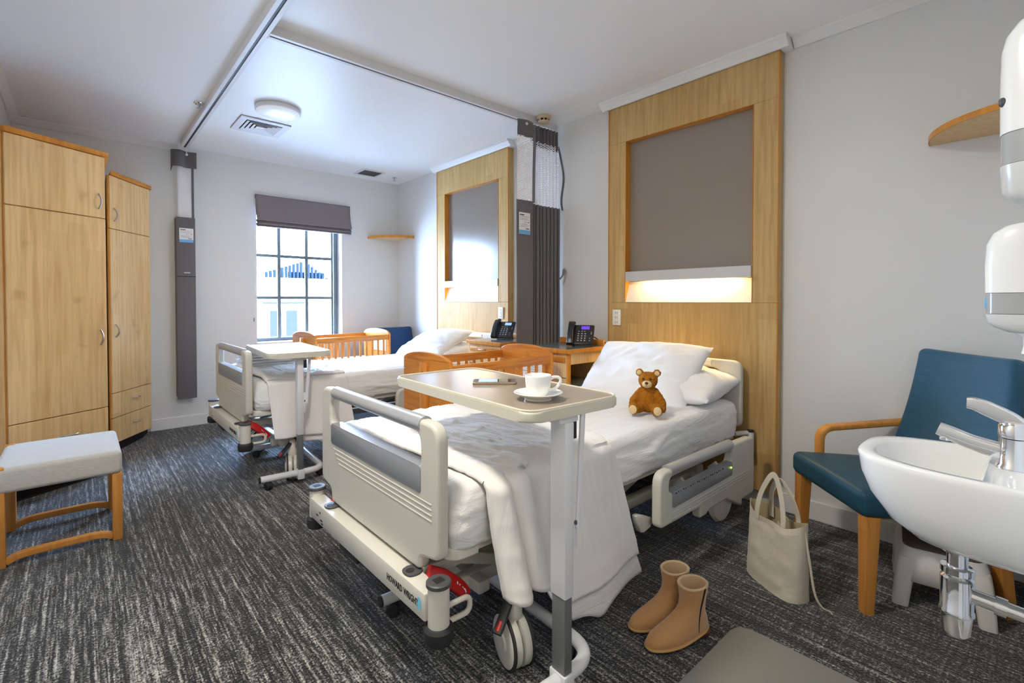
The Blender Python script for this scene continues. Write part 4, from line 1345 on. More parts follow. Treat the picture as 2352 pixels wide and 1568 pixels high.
blanket(0, 0, (.938, 1.565), (.968, 1.72), (.275, .14), 'white blanket hanging in two deep folds behind the table post', True, 1.0)
blanket(2.22, .045, (.90, 1.42), (.935, 1.47), (.285, .262), 'white blanket over the further bed, straight hem beside the footboard', False, 6.0, far_hem=.4)

# ------------------------------------------------------------------ pillows
def pillow(name, w, h, d, label, mtx, seed, group='pillows in white cases', flap=True, pinch=1.0):
    n = 36
    def side(sg):
        def f_(u, v):
            a, b = u * 2 - 1, v * 2 - 1
            k = (1 - abs(a) ** 2.6) ** .6 * (1 - abs(b) ** 2.6) ** .6
            cx = 1 - .055 * (1 - abs(b) ** 2) * abs(a) ** 4 * pinch
            cy = 1 - .075 * (1 - abs(a) ** 2) * abs(b) ** 4 * pinch
            th = d / 2 * k * (1 + .30 * nz(a * 1.7 + seed, b * 1.7, 1)) + .012 * (1 - abs(nz(a * 2.2 + b * 1.5 + seed, b * 4 - a * 2, 3))) ** 4 * k ** .5 + .006 * (1 - abs(nz(a * 5 + seed, b * 7 + a * 3, 5))) ** 4 * k ** .5
            zo = .012 * nz(a * 1.6 + seed, b * 1.6, 9) * (1 - k)
            return Vector((a * w / 2 * cx, b * h / 2 * cy, sg * (th + .002) + zo))
        return f_
    mb = MB()
    mb.grid(side(1), n, n).grid(side(-1), n, n)
    bmesh.ops.remove_doubles(mb.bm, verts=mb.bm.verts, dist=.006)
    o = mb.build('pillow', 'pillow', None, smooth=80)
    o.matrix_world = mtx
    return tag(o, label, 'pillow', group)
# front pillow of bed 1 leans on the one behind: local x along -Y, local y up the slope
def frame(origin, xdir, ydir):
    x = Vector(xdir).normalized(); y = Vector(ydir); y = (y - x * y.dot(x)).normalized(); z = x.cross(y)
    m = Matrix((x, y, z)).transposed().to_4x4(); m.translation = origin
    return m
pillow('pillow', .74, .49, .20, 'white pillow propped up behind the teddy bear', frame((2.535, 1.665, .757), (.02, -1, .02), (.52, 0, .50)), 1.0)
pillow('pillow', .70, .46, .19, 'white pillow lying flat against the headboard, behind the propped one', frame((2.63, 1.535, .708), (0, -1, -.01), (.90, .05, .12)), 4.0)
pillow('pillow', .70, .48, .17, 'white pillow propped slanting on the window bed', frame((2.48, 3.905, .79), (.10, -1, .09), (.75, 0, .36)), 8.0)
pillow('pillow', .68, .44, .13, 'white pillow under the slanting one on the window bed', frame((2.58, 3.86, .745), (0, -1, 0), (.95, .04, .06)), 11.0)

# ------------------------------------------------------------------ folded towels at the foot of the window bed
def towel(x, y, z, w, d, h, label, rz):
    mb = MB()
    for k in range(2):
        zz = z + k * h / 2
        rings = []
        prof = roundpoly([(-d / 2, zz + .001), (d / 2, zz + .001), (d / 2, zz + h / 2 - .001), (-d / 2, zz + h / 2 - .001)], h * .22, 4)
        for i in range(15):
            u = i / 14
            xx = (u - .5) * w
            e = 1 - max(0, abs(u - .5) * 2 - .9) * 2.0
            rings.append([Vector((xx, p[0] * (1 - .02 * nz(u * 5, k, z * 50)), zz + (p[1] - zz) * e + .004 * nz(u * 4, p[0] * 6, z * 40 + k))) for p in prof])
        mb.loft(rings)
    o = mb.build('folded_towel', 'towel', None, loc=(x, y, 0), rot=(0, 0, rz), smooth=70)
    return tag(o, label, 'towel', 'folded towels on the window bed')
towel(1.10, 4.06, .712, .40, .28, .042, 'white folded towel at the bottom of the pile under the further table', R(4))
towel(1.09, 4.08, .755, .36, .26, .036, 'white folded towel in the middle of the pile under the further table', R(8))
towel(1.02, 4.09, .792, .22, .17, .026, 'small white folded cloth on top of the towel pile', R(20))

# ================================================================== TEDDY BEAR
tb = thing('teddy_bear', (2.10, 1.335, .648), 'small brown teddy bear sitting against the propped pillow', 'teddy bear', rz=R(205))
# faces local +x
def blob(parts, name, mat, vox=.0045, disp=.0022, par=tb):
    mb = MB()
    for p in parts: mb.ball(*p)
    me = bpy.data.meshes.new('tmp'); mb.bm.to_mesh(me); mb.bm.free()
    o = bpy.data.objects.new('tmp', me); COL.objects.link(o)
    m_ = o.modifiers.new('r', 'REMESH'); m_.mode = 'VOXEL'; m_.voxel_size = vox; m_.use_smooth_shade = True
    s_ = o.modifiers.new('s', 'SMOOTH'); s_.factor = .6; s_.iterations = 4
    x = to_mesh(o, name, mat, par)
    for v in x.data.vertices:
        n_ = v.normal
        v.co += n_ * (disp * nz(v.co.x * 240, v.co.y * 240, v.co.z * 240) + disp * .8 * nz(v.co.x * 110, v.co.y * 110, v.co.z * 110))
    x.data.shade_smooth()
    return x
def capsule(a, b, ra, rb, n=6):
    a, b = Vector(a), Vector(b)
    return [((a * (1 - k / n) + b * (k / n)), lerp(ra, rb, k / n), 2) for k in range(n + 1)]
hz_ = .158
parts = [((0, 0, .058), (.044, .047, .062), 3), ((-.004, 0, .10), (.034, .038, .035), 3),
         ((.006, 0, hz_), (.042, .047, .043), 3), ((.012, 0, hz_ - .012), (.040, .042, .03), 3)]
for s in (-1, 1):
    parts += [((-.002, s * .042, hz_ + .036), (.010, .021, .021), 2)]
    parts += capsule((0, s * .036, .103), (.018, s * .068, .055), .018, .021) + capsule((.018, s * .068, .055), (.032, s * .070, .025), .021, .021, 3)
    parts += capsule((.02, s * .028, .026), (.078, s * .052, .024), .026, .023)
    parts += [((.088, s * .055, .030), (.018, .025, .030), 3)]
blob(parts, 'furry_body', 'fur')
blob([((.040, 0, hz_ - .014), (.022, .025, .020), 3)], 'muzzle', 'fur_pale', disp=.0006)
MB().ball((.0615, 0, hz_ - .006), (.006, .0085, .007), 2).build('nose', 'nose', tb)
for s in (-1, 1):
    MB().ball((.0465, s * .017, hz_ + .012), .0048, 2).build('eye', 'eye', tb)
    MB().ball((.009, s * .043, hz_ + .036), (.004, .0125, .013), 2).build('inner_ear', 'fur_pale', tb)
    MB().ball((.1045, s * .0575, .028), (.004, .0185, .0215), 3).build('foot_pad', 'fur_pale', tb)
MB().tube([(.0625, 0, hz_ - .012), (.0632, 0, hz_ - .019), (.0615, 0, hz_ - .026)], .0009, 6).build('mouth_stitch', 'nose', tb)

# ================================================================== OVERBED TABLES
def overbed_table(loc, rz, ztop, top_mat, label, base_pts, thick=.036, xo=0.0, y0=-.05, L_=.83, w_=.40):
    """local origin under the table's near edge centre; x across (short side), y along the long side"""
    t = thing('overbed_table', (*loc, 0), label, 'overbed table', 'overbed tables on castors', rz=rz)
    y1 = y0 + L_
    xa, xb = xo - w_ / 2, xo + w_ / 2
    pts = roundpoly([(xa, y0), (xb, y0), (xb, y1), (xa, y1)], .06, 8)
    MB().prism(pts, ztop - thick, ztop - .0055, 'z', .007, 3).build('edge_band', 'tableedge', t)
    ins = roundpoly([(xa + .011, y0 + .011), (xb - .011, y0 + .011), (xb - .011, y1 - .011), (xa + .011, y1 - .011)], .052, 8)
    MB().prism(ins, ztop - .01, ztop - .0035, 'z', .001, 1).build('table_top', top_mat, t)
    rim = [Vector((p[0], p[1], ztop - .003)) for p in roundpoly([(xa + .006, y0 + .006), (xb - .006, y0 + .006), (xb - .006, y1 - .006), (xa + .006, y1 - .006)], .056, 8)]
    MB().tube(rim, .0036, 8, closed=True).build('raised_rim', 'tableedge', t)
    MB().box(-.04, .04, -.03, .42, ztop - thick - .022, ztop - thick - .001, .006).build('under_bracket', 'white_metal', t)
    zs = .325
    MB().box(-.019, .019, -.031, .031, zs, ztop - thick - .02, .004).build('upper_column', 'white_metal', t)
    MB().box(-.016, .016, -.027, .027, .09, zs, .003).build('lower_column', 'column_grey', t)
    MB().box(-.021, .021, -.033, .033, .035, .098, .004).build('base_socket', 'white_metal', t)
    MB().box(.020, .042, -.02, .012, ztop - thick - .075, ztop - thick - .012, .002).build('release_block', 'black', t)
    MB().bar(bend([(.058, -.028, ztop - thick + .002), (.046, -.030, .70), (.037, -.033, .585), (.034, -.035, .53)], .05, 4), .019, .009, .003, up=(0, 1, 0)).build('height_lever', 'white_metal', t)
    MB().box(.018, .034, -.03, -.012, .47, .60, .002).build('pivot_bracket', 'white_metal', t)
    MB().lathe([(.0, 0), (.007, 0), (.007, .006), (0, .008)], (.027, -.03, .545), 16, Matrix.Rotation(R(90), 3, 'X').to_4x4()).build('pivot_bolt', 'darkgrey', t)
    zb = .072
    pth = bend([Vector((a, b, zb)) for a, b in base_pts], .11, 8)
    MB().tube(pth, .021, 16).build('base_tube', 'white_metal', t)
    for (a, b), (c_, d_) in (((base_pts[0]), base_pts[1]), (base_pts[-1], base_pts[-2])):
        dr = (Vector((c_, d_)) - Vector((a, b))).normalized()
        MB().tube([(a - dr.x * .002, b - dr.y * .002, zb), (a - dr.x * .008, b - dr.y * .008, zb)], .0205, 16).build('end_cap', 'rubber', t)
    cs = [(base_pts[0][0] + .045, base_pts[0][1]), (base_pts[-1][0] + .045, base_pts[-1][1]), (base_pts[1][0] - .0, base_pts[1][1] + .08), (base_pts[2][0], base_pts[2][1] - .08)]
    for k, (a, b) in enumerate(cs):
        w = MB()
        for s in (-1, 1):
            w.lathe([(.0, s * .003), (.022, s * .003), (.025, s * .006), (.025, s * .014), (.02, s * .018), (0, s * .018)], (0, 0, 0), 24)
        w.bm.transform(Matrix.Translation((a, b, .0255)) @ Matrix.Rotation(R(40 * k + 20), 4, 'Z') @ Matrix.Rotation(R(90), 4, 'Y'))
        w.box(a - .012, a + .012, b - .014, b + .014, .025, .053, .006)
        w.build('castor', 'rubber', t)
    return t
overbed_table((1.062, .965), R(-2.5), .90, 'tabletop', 'taupe topped overbed table holding the cup and smartphone', [(-.26, .0), (.155, .0), (.155, .69), (-.26, .69)], xo=.0355, y0=-.04)
overbed_table((1.068, 3.285), R(-4), .87, 'tabletop_lit', 'overbed table over the window bed, window glare painted into its top', [(-.235, -.0), (.15, .0), (.15, .76), (-.17, .76)], xo=-.008, y0=-.087, L_=.82, w_=.39)

# ------------------------------------------------------------------ cup, saucer, smartphone
ZT = .8970
sc_ = MB().lathe([(.0, .004), (.037, .0035), (.038, 0), (.042, 0), (.043, .006), (.060, .014), (.074, .021), (.0755, .0225), (.074, .0235), (.058, .0175), (.036, .0095), (.034, .0082), (0, .0082)], (0, 0, 0), 64)
o = sc_.build('saucer', 'cupwhite', None, loc=(1.049, 1.053, ZT)); tag(o, 'white saucer under the coffee cup on the taupe table', 'saucer')
cup = thing('coffee_cup', (1.049, 1.053, ZT + .0084), 'white coffee cup with looped handle standing on the saucer', 'cup')
MB().lathe([(.0, .001), (.020, .001), (.0215, 0), (.0245, .001), (.0300, .0075), (.0350, .018), (.0382, .032), (.0398, .048), (.0405, .062), (.0405, .0655), (.0395, .0670), (.0383, .0655), (.0370, .046), (.0345, .028), (.029, .013), (.018, .006), (0, .005)], (0, 0, 0), 64).build('bowl', 'cupwhite', cup)
hp = smoothpath([(.0375, 0, .054), (.047, 0, .0590), (.062, 0, .0585), (.069, 0, .050), (.065, 0, .037), (.053, 0, .025), (.034, 0, .0185)], 8)
hd = MB().bar([(p.x, p.y, p.z) for p in hp], .0095, .0065, .003, up=(0, 1, 0)).build('handle', 'cupwhite', cup); hd.rotation_euler = (0, 0, R(-40))
ph = thing('smartphone', (1.137, 1.369, ZT), 'smartphone with black screen lying on the taupe table', 'smartphone', rz=R(-41))
MB().prism(roundpoly([(-.079, -.0385), (.079, -.0385), (.079, .0385), (-.079, .0385)], .011, 6), .0005, .0085, 'z', .003, 3).build('case', 'gold', ph)
MB().prism(roundpoly([(-.076, -.0355), (.076, -.0355), (.076, .0355), (-.076, .0355)], .009, 6), .0084, .0088, 'z').build('bezel', 'darkgrey', ph)
MB().box(-.058, .060, -.0335, .0335, .0087, .0090).build('screen', 'glassblack', ph, flat=True)

# ================================================================== COTS
def cot(loc, rz, label):
    """pine rocking cot: two arched end boards with battens, top rails, slats, base boards"""
    t = thing('baby_cot', (*loc, 0), label, 'cot', 'pine baby cots', rz=rz)
    L_, w_ = .78, .50
    zc, zp = .85, .905
    arc = [(w_ / 2 * math.cos(R(a)), zc + (zp - zc) * math.sin(R(a)) ** .9) for a in range(0, 181, 9)]
    for i, x in enumerate((0.0, L_)):
        out = [(-w_ / 2, .40), (w_ / 2, .40)] + arc
        mt = Matrix.Translation((x, 0, 0)) @ YZ
        e = plate('end_board', [out], .022, .004, 'pine_end', t, mt)
        # end boards carry an upright batten on their outer faces
        sg = -1 if i == 0 else 1
        b = MB().box(x + sg * .012, x + sg * .030, .0 - .035, .035, .16, .845, .003).build('batten', 'pine_v', e)
        for zz in (.79, .50):
            MB().lathe([(.006, 0), (.006, .003), (0, .004)], (x + sg * .030, 0, zz), 12, Matrix.Rotation(R(90 * sg), 3, 'Y').to_4x4()).build('bolt', 'darkgrey', e)
        MB().box(x - .02, x + .02, -.28, .28, .06, .12, .01).build('rocker_foot', 'pine', t)
        for s in (-1, 1):
            MB().lathe([(.006, 0), (.006, .003), (0, .004)], (x + sg * .012, s * .235, .79), 12, Matrix.Rotation(R(90 * sg), 3, 'Y').to_4x4()).build('bolt', 'silver', e)
            c = MB().lathe([(0, -.012), (.025, -.012), (.025, .012), (0, .012)], (x, s * .24, .026), 16, Matrix.Rotation(R(90), 3, 'Y').to_4x4()).build('castor', 'rubber', t)
            MB().box(x - .008, x + .008, s * .24 - .008, s * .24 + .008, .026, .064).build('castor_stem', 'steel', c)
    for s in (-1, 1):
        y = s * (w_ / 2 - .014)
        MB().box(.012, L_ - .012, y - .010, y + .010, .795, .848, .004).build('top_rail', 'pine', t)
        MB().box(.012, L_ - .012, y - .010, y + .010, .42, .465, .004).build('bottom_rail', 'pine', t)
        for k in range(11):
            x = .065 + k * (L_ - .13) / 10
            MB().box(x - .010, x + .010, y - .006, y + .006, .464, .796, .002, 1).build('slat', 'pine_v', t)
    MB().box(.014, L_ - .014, -w_ / 2 + .026, w_ / 2 - .026, .43, .448).build('base_board', 'pine', t)
    # card label tied inside the head end
    lab = MB().box(L_ - .0135, L_ - .0125, -.19, .04, .675, .79).build('name_card', 'paper', t, flat=True)
    for k in range(6):
        MB().box(L_ - .0142, L_ - .0136, -.14, .02 - .03 * (k % 3), .772 - k * .016, .776 - k * .016).build('print_line', 'inkgrey', lab, flat=True)
    return t
cot((1.485, 2.395), 0.0, 'orange pine cot standing between the two beds')
cot((1.60, 4.77), R(5), 'pine cot under the window beyond the further bed')
def cot_mattress(loc, rz, z, label):
    mb = MB().box(.03, .75, -.215, .215, z - .09, z, .03, 4)
    bmesh.ops.subdivide_edges(mb.bm, edges=mb.bm.edges, cuts=2)
    for v in mb.bm.verts: v.co.z += .006 * nz(v.co.x * 7, v.co.y * 7, loc[1])
    o = mb.build('cot_mattress', 'sheet', None, loc=(*loc, 0), rot=(0, 0, rz), smooth=80)
    return tag(o, label, 'mattress')
cot_mattress((1.485, 2.395), 0.0, .54, 'white cot mattress inside the cot between the beds')
cot_mattress((1.60, 4.77), R(5), .60, 'white bedding inside the cot under the window')

# ================================================================== BEDSIDE CABINETS
def cabinet(x0, x1, y0, y1, zt, open_side, label):
    """maple bedside cabinet, green laminate top with a honey edge; front faces -x, near side at y0"""
    t = thing('bedside_cabinet', (x0, y0, 0), label, 'bedside cabinet', 'maple bedside cabinets')
    w, d = x1 - x0, y1 - y0
    MB().prism(roundpoly([(-.02, -.02), (w, -.02), (w, d + .01), (-.02, d + .01)], [.012, .004, .004, .012]), zt - .03, zt - .0015, 'z', .005).build('top_edge', 'edge', t)
    MB().box(-.004, w - .004, -.004, d - .004, zt - .004, zt).build('top_panel', 'cabtop', t, flat=True)
    MB().box(w - .012, w + .006, -.005, d, zt, zt + .042, .003).build('back_upstand', 'edge', t)
    zc = zt - .031
    z_apr = zc - .075
    z_sh = zc - .23
    if open_side:
        # near side: apron above an open cubby with a green shelf
        MB().box(.022, w - .002, .0, .016, z_apr, zc, .001, 1).build('apron', 'maple_pale', t)
        MB().box(.022, w - .002, .004, d - .02, z_sh, z_sh + .016).build('cubby_shelf', 'cabtop', t, flat=True)
        MB().box(.022, w - .002, .0, .018, .08, z_sh - .001, .001, 1).build('side_panel', 'maple_pale', t)
        MB().box(w - .014, w - .002, .02, d - .02, z_sh + .016, zc).build('cubby_back', 'maple_pale', t, flat=True)
        MB().box(0, .022, -.004, .02, .06, zc, .002).build('corner_post', 'edge', t)
    else:
        MB().box(.012, w - .002, .0, .018, .08, zc, .001, 1).build('side_panel', 'maple_pale', t)
        MB().box(0, .012, -.002, .018, .06, zc, .002).build('corner_post', 'edge', t)
    MB().box(.004, w - .002, d - .018, d, .08, zc).build('side_panel', 'maple_pale', t, flat=True)
    MB().box(.03, w - .02, .02, d - .02, .06, .10).build('plinth', 'dark', t, flat=True)
    # front: drawer with a honey pull strip, then the door
    MB().box(.004, .02, .022, d - .02, zc - .165, zc - .003, .001, 1).build('door_top', 'maple_pale', t)
    dr = MB().box(-.004, .004, .03, d - .03, zc - .06, zc - .025, .002).build('drawer_pull', 'edge', t)
    MB().tube(bend([(-.004, d * .45, zc - .042), (-.022, d * .45, zc - .042), (-.022, d * .60, zc - .042), (-.004, d * .60, zc - .042)], .012, 4), .005, 10).build('handle', 'steel', dr)
    MB().box(.004, .02, .022, d - .02, .09, zc - .17, .001, 1).build('door', 'maple_pale', t)
    for a in (.05, d - .05):
        for b in (.05, w - .05):
            MB().lathe([(0, 0), (.022, .0), (.025, .01), (.025, .04), (.012, .06)], (b, a, 0), 16).build('castor', 'rubber', t)
    return t
cabinet(2.42, 2.80, 2.145, 2.56, .876, True, 'maple bedside cabinet with open cubby beside the nearer bed')
cabinet(2.46, 2.84, 2.885, 3.31, .872, False, 'maple bedside cabinet with chrome handled drawer beside the further bed')

# ------------------------------------------------------------------ desk phones
def desk_phone(loc, rz, scr, label):
    """local: front edge at -y, body rises to the back; handset on the left"""
    t = thing('desk_phone', loc, label, 'telephone', 'black desk phones', rz=rz)
    tilt = Matrix.Translation((0, -.075, .012)) @ Matrix.Rotation(R(48), 4, 'X')
    b = MB().box(-.095, .095, 0, .175, -.012, .012, .008, 2); b.bm.transform(tilt); b.build('body', 'black', t)
    b = MB().box(-.03, .095, -.018, .004, -.012, .006, .004, 2); b.bm.transform(tilt); b.build('front_lip', 'black', t)
    st = MB().prism([(-.02, 0), (.075, 0), (.065, .012), (.02, .095), (.005, .09), (.03, .02), (-.02, .012)], -.06, -.045, 'x').prism([(-.02, 0), (.075, 0), (.065, .012), (.02, .095), (.005, .09), (.03, .02), (-.02, .012)], .045, .06, 'x')
    st.box(-.05, .05, .055, .07, 0, .01).build('stand', 'black', t)
    h = MB()
    h.bar(smoothpath([(-.065, .0, .022), (-.065, .03, .036), (-.065, .09, .046), (-.065, .150, .038), (-.065, .180, .022)], 6), .05, .026, .011, up=(0, 0, 1), scales=[1.05 - .22 * math.sin(math.pi * k / 24) for k in range(25)])
    h.bm.transform(tilt); h.build('handset', 'black', t)
    s_ = MB().box(-.005, .075, .125, .163, .0115, .0135, .001, 1); s_.bm.transform(tilt); s_.build('screen_bezel', 'black', t)
    s_ = MB().box(.004, .062, .130, .158, .0134, .0142); s_.bm.transform(tilt); s_.build('screen', scr, t, flat=True)
    for i in range(3):
        for j in range(4):
            x, y = -.012 + i * .024, .03 + j * .02
            k = MB().box(x - .008, x + .008, y - .006, y + .006, .011, .0138, .002, 1); k.bm.transform(tilt); k = k.build('key', 'darkgrey', t)
            p = MB().box(x - .003, x + .003, y - .0025, y + .0025, .0138, .0142); p.bm.transform(tilt); p.build('key_print', 'key', k, flat=True)
    for x, y in ((-.012, .112), (.012, .112), (.03, .112), (.078, .105), (.078, .09), (.07, .05), (.07, .03)):
        k = MB().box(x - .006, x + .006, y - .004, y + .004, .011, .0138, .002, 1); k.bm.transform(tilt); k = k.build('key', 'darkgrey', t)
        p = MB().box(x - .003, x + .003, y - .0015, y + .0015, .0138, .0142); p.bm.transform(tilt); p.build('key_print', 'key', k, flat=True)
    c_ = []
    for k in range(60):
        a = k * .9
        c_.append((-.075 + .004 * math.cos(a), -.085 + .0022 * k * .2 - .004, .007 + .004 * math.sin(a)))
    return t
desk_phone((2.685, 2.262, .876), R(-58), 'screen', 'black desk phone with violet screen on the nearer cabinet')
desk_phone((2.70, 3.12, .872), R(-62), 'screen2', 'black desk phone with pale blue screen on the further cabinet')
cd = MB()
cd.tube(smoothpath([(2.735, 2.33, .92), (2.78, 2.27, .945), (2.83, 2.215, .91), (2.845, 2.185, .84), (2.83, 2.16, .76), (2.80, 2.14, .70), (2.79, 2.135, .62)], 8), .0045, 8)
o = cd.build('phone_cord', 'black', None); tag(o, 'black cord looping behind the phone with the violet screen', 'cord')
cd = MB().tube(smoothpath([(2.735, 2.34, .885), (2.80, 2.25, .886), (2.862, 2.205, .90), (2.9, 2.2, .86), (2.93, 2.212, .70), (2.95, 2.214, .4)], 8), .004, 8)
o = cd.build('phone_cord', 'black', None); tag(o, 'thin black cord trailing from the nearer cabinet to the wall', 'cord')

# ================================================================== ARMCHAIRS
def cushion(name, mat, par, w, d, h, r, mtx, crown=.015, wave=None):
    mb = MB()
    n = 14
    bmv = mb.box(-w / 2, w / 2, -d / 2, d / 2, -h / 2, h / 2)
    bmesh.ops.bevel(mb.bm, geom=list(mb.bm.edges), offset=r, segments=5, affect='EDGES', profile=.5)
    bmesh.ops.subdivide_edges(mb.bm, edges=[e for e in mb.bm.edges if e.calc_length() > .08], cuts=8, use_grid_fill=True)
    for v in mb.bm.verts:
        a, b = v.co.x / (w / 2), v.co.y / (d / 2)
        v.co.z += (1 if v.co.z > 0 else -.3) * crown * max(0, 1 - a * a) * max(0, 1 - b * b)
        if wave: v.co = wave(v.co)
    mb.bm.transform(mtx)
    return mb.build(name, mat, par, smooth=80)

def armchair(loc, rz, label, ht=.97, mats=('blue', 'blue_seat'), group=None):
    """local: faces +y, front legs at y=+.26; seat 0.52 wide"""
    t = thing('armchair', (*loc, 0), label, 'armchair', group, rz=rz)
    W_, D_ = .50, .53
    hw, hd = W_ / 2, D_ / 2
    def seatwave(c):
        k = max(0.0, (c.y + hd) / D_)
        c.z += .025 * k - .012
        c.x *= 1 - .05 * (1 - k)
        return c
    cushion('seat', mats[1], t, W_ + .03, D_ + .02, .105, .032, Matrix.Translation((0, .0, .41)), .012, seatwave)
    lean = R(13)
    bm_ = Matrix.Translation((0, -hd + .045, .43)) @ Matrix.Rotation(lean, 4, 'X') @ Matrix.Translation((0, 0, (ht - .43) / 2 / math.cos(lean))) @ Matrix.Rotation(R(90), 4, 'X')
    hh = (ht - .43) / math.cos(lean)
    def backwave(c):
        k = max(0.0, (c.y + hh / 2) / hh)
        c.x *= 1.0 - .10 * k ** 1.5
        c.z += -.03 * (c.x / hw) ** 2 + .02 * math.sin(math.pi * k)
        return c
    cushion('backrest', mats[0], t, W_ + .02, hh, .075, .03, bm_, .006, backwave)
    for s in (-1, 1):
        x = s * (hw - .018)
        # tapered legs
        def leg(pts, w0, w1):
            return MB().bar(pts, w0, w0, .006, up=(0, 1, 0), scales=[1, w1 / w0]).build('leg', 'beech', t)
        leg([(x, hd - .035, .375), (x + s * .004, hd - .025, 0)], .056, .038)
        leg([(x, -hd + .04, .375), (x + s * .004, -hd - .015, 0)], .056, .038)
        xa = s * (hw + .022)
        pts = bend([(xa, hd - .13, .385), (xa, hd - .13, .58), (xa, -hd + .06, .612), (xa - s * .01, -hd - .05, .625)], .06, 7)
        MB().bar(pts, .026, .05, .008, up=(0, 1, 0) if False else (s, 0, 0)).build('armrest', 'beech', t)
        MB().box(min(x, xa) - .004, max(x, xa) + .004, hd - .15, hd - .11, .385, .41, .004).build('arm_bracket', 'beech', t)
    MB().box(-hw + .05, hw - .05, -hd + .05, hd - .07, .345, .37, .004).build('seat_frame', 'beech', t)
    return t
# near chair stands turned 45 degrees to the right wall; front edge runs from its near leg to the bag
armchair((2.582, .462), R(45), 'teal upholstered armchair behind the basin, wooden arms')
armchair((2.735, 4.86), R(180), 'navy backed armchair in the far corner beyond the cot', .885, ('navy', 'navy'))

# ================================================================== STEP STOOL UNDER THE CHAIR
t = thing('step_stool', (2.63, .30, 0), 'white plastic step stool with dark tread under the armchair', 'step stool', rz=R(10))
def rring(w, d, z, r=.05, n=6): return [Vector((p[0], p[1], z)) for p in rrect(w, d, r, n)]
sh = MB()
sh.loft([rring(.40, .30, .10), rring(.375, .28, .17), rring(.345, .25, .215), rring(.33, .235, .225)], False, False)
sh.build('skirt', 'stoolwhite', t).modifiers.new('t', 'SOLIDIFY').thickness = .008
MB().loft([rring(.335, .24, .212, .045), rring(.335, .24, .226, .045), rring(.325, .23, .2285, .045)]).build('tread', 'stooltop', t)
for sx in (-1, 1):
    for sy in (-1, 1):
        l_ = MB().loft([[Vector((sx * (.150 + .035 * k ** .7) + a * (.034 - .006 * k), sy * (.100 + .026 * k ** .7) + b * (.032 - .006 * k), .185 - k * .185)) for a, b in [(p[0], p[1]) for p in rrect(2, 2, .5, 4)]] for k in (0, .12, .25, .4, .6, .8, 1)])
        l_.build('leg', 'stoolwhite', t)

# ================================================================== WASH BASIN
BX, BYB, RZ = 1.56, Y0 + .001, .822
ba = thing('wash_basin', (BX, BYB, 0), 'white porcelain wall basin at the right edge of the picture', 'basin')
def dshape(hw, fr, z, back=0.0, n=40, e=3.1):
    """D outline: straight at the wall (y=back), rounded towards the room"""
    P = []
    for k in range(n + 1):
        a = math.pi * k / n
        cx, sx = math.cos(a), math.sin(a)
        P.append(Vector((hw * math.copysign(abs(cx) ** (2 / e), cx), back + (fr - back) * abs(sx) ** (2 / e), z)))
    return P
D = .356
rings = [dshape(.075, .19, RZ - .20, .06), dshape(.108, .245, RZ - .19, .04), dshape(.142, .292, RZ - .155, .02), dshape(.166, .330, RZ - .10, .0), dshape(.1775, .349, RZ - .05, 0), dshape(.181, D - .002, RZ - .014, 0), dshape(.1805, D, RZ - .004, 0), dshape(.177, D - .005, RZ + .001, .002),
         dshape(.155, D - .030, RZ + .001, .112, e=2.5), dshape(.150, D - .037, RZ - .006, .118, e=2.5), dshape(.138, D - .045, RZ - .04, .122, e=2.5), dshape(.118, D - .075, RZ - .095, .128, e=2.5), dshape(.08, D - .115, RZ - .125, .14, e=2.5), dshape(.022, D - .17, RZ - .133, .155, e=2.5)]
mb = MB().loft(rings, True, True)
mb.build('bowl', 'porcelain', ba, smooth=60)
MB().lathe([(.018, .0), (.022, .002), (.022, .004), (0, .004)], (0, .165, RZ - .1325), 24).build('waste_ring', 'chrome', ba)
# mixer tap
tp = thing('mixer_tap', (BX, Y0 + .075, RZ + .001), 'chrome lever mixer tap on the basin', 'tap')
MB().lathe([(.030, 0), (.030, .004), (.026, .010), (.0245, .05), (.025, .068), (.0, .068)], (0, 0, 0), 32).build('body', 'chrome', tp)
sp_ = smoothpath([(0, .0, .030), (0, .03, .036), (0, .07, .045), (0, .105, .058), (0, .128, .066)], 6)
MB().bar(sp_, .036, .026, .011, up=(1, 0, 0), scales=[1.15 - .28 * k / 24 for k in range(25)]).build('spout', 'chrome', tp)
MB().lathe([(.010, -.012), (.011, -.002), (.011, .004)], (0, .116, .052), 20, None, True).build('aerator', 'chrome', tp)
MB().lathe([(.0255, .070), (.026, .074), (.0255, .095), (.02, .104), (0, .107)], (0, 0, 0), 32).build('cartridge_cap', 'chrome', tp)
MB().bar(smoothpath([(0, -.018, .085), (0, .004, .108), (0, .035, .124), (0, .062, .135), (0, .078, .136)], 6), .030, .012, .005, up=(1, 0, 0), scales=[1.15 - .5 * max(0, (k - 14) / 10) * .6 for k in range(25)]).build('lever', 'chrome', tp)
# bottle trap
bt = thing('bottle_trap', (BX, Y0 + .165, .40), 'chrome bottle trap below the basin', 'trap')
MB().lathe([(.034, .218), (.034, .203), (.026, .198), (.020, .196), (.020, .13)], (0, 0, 0), 32, None, False).build('tailpiece', 'chrome', bt)
MB().lathe([(.024, .166), (.031, .164), (.031, .150), (.024, .148)], (0, 0, 0), 28).build('nut', 'chrome', bt)
MB().lathe([(0, .145), (.024, .145), (.031, .138), (.031, .065), (.033, .062), (.033, .055), (.030, .052), (.026, .008), (.020, 0), (0, 0)], (0, 0, 0), 36).build('bottle', 'chrome', bt)
MB().tube([(0, -.02, .105), (0, -.162, .095)], .016, 20).build('waste_pipe', 'chrome', bt)
MB().tube([(0, -.065, .102), (0, -.085, .1005)], .021, 20).build('coupling', 'chrome', bt)
MB().lathe([(.016, -.158), (.036, -.160), (.036, -.164), (.016, -.166)], (0, 0, .095), 28, Matrix.Rotation(R(-90), 3, 'X').to_4x4()).build('wall_flange', 'chrome', bt)
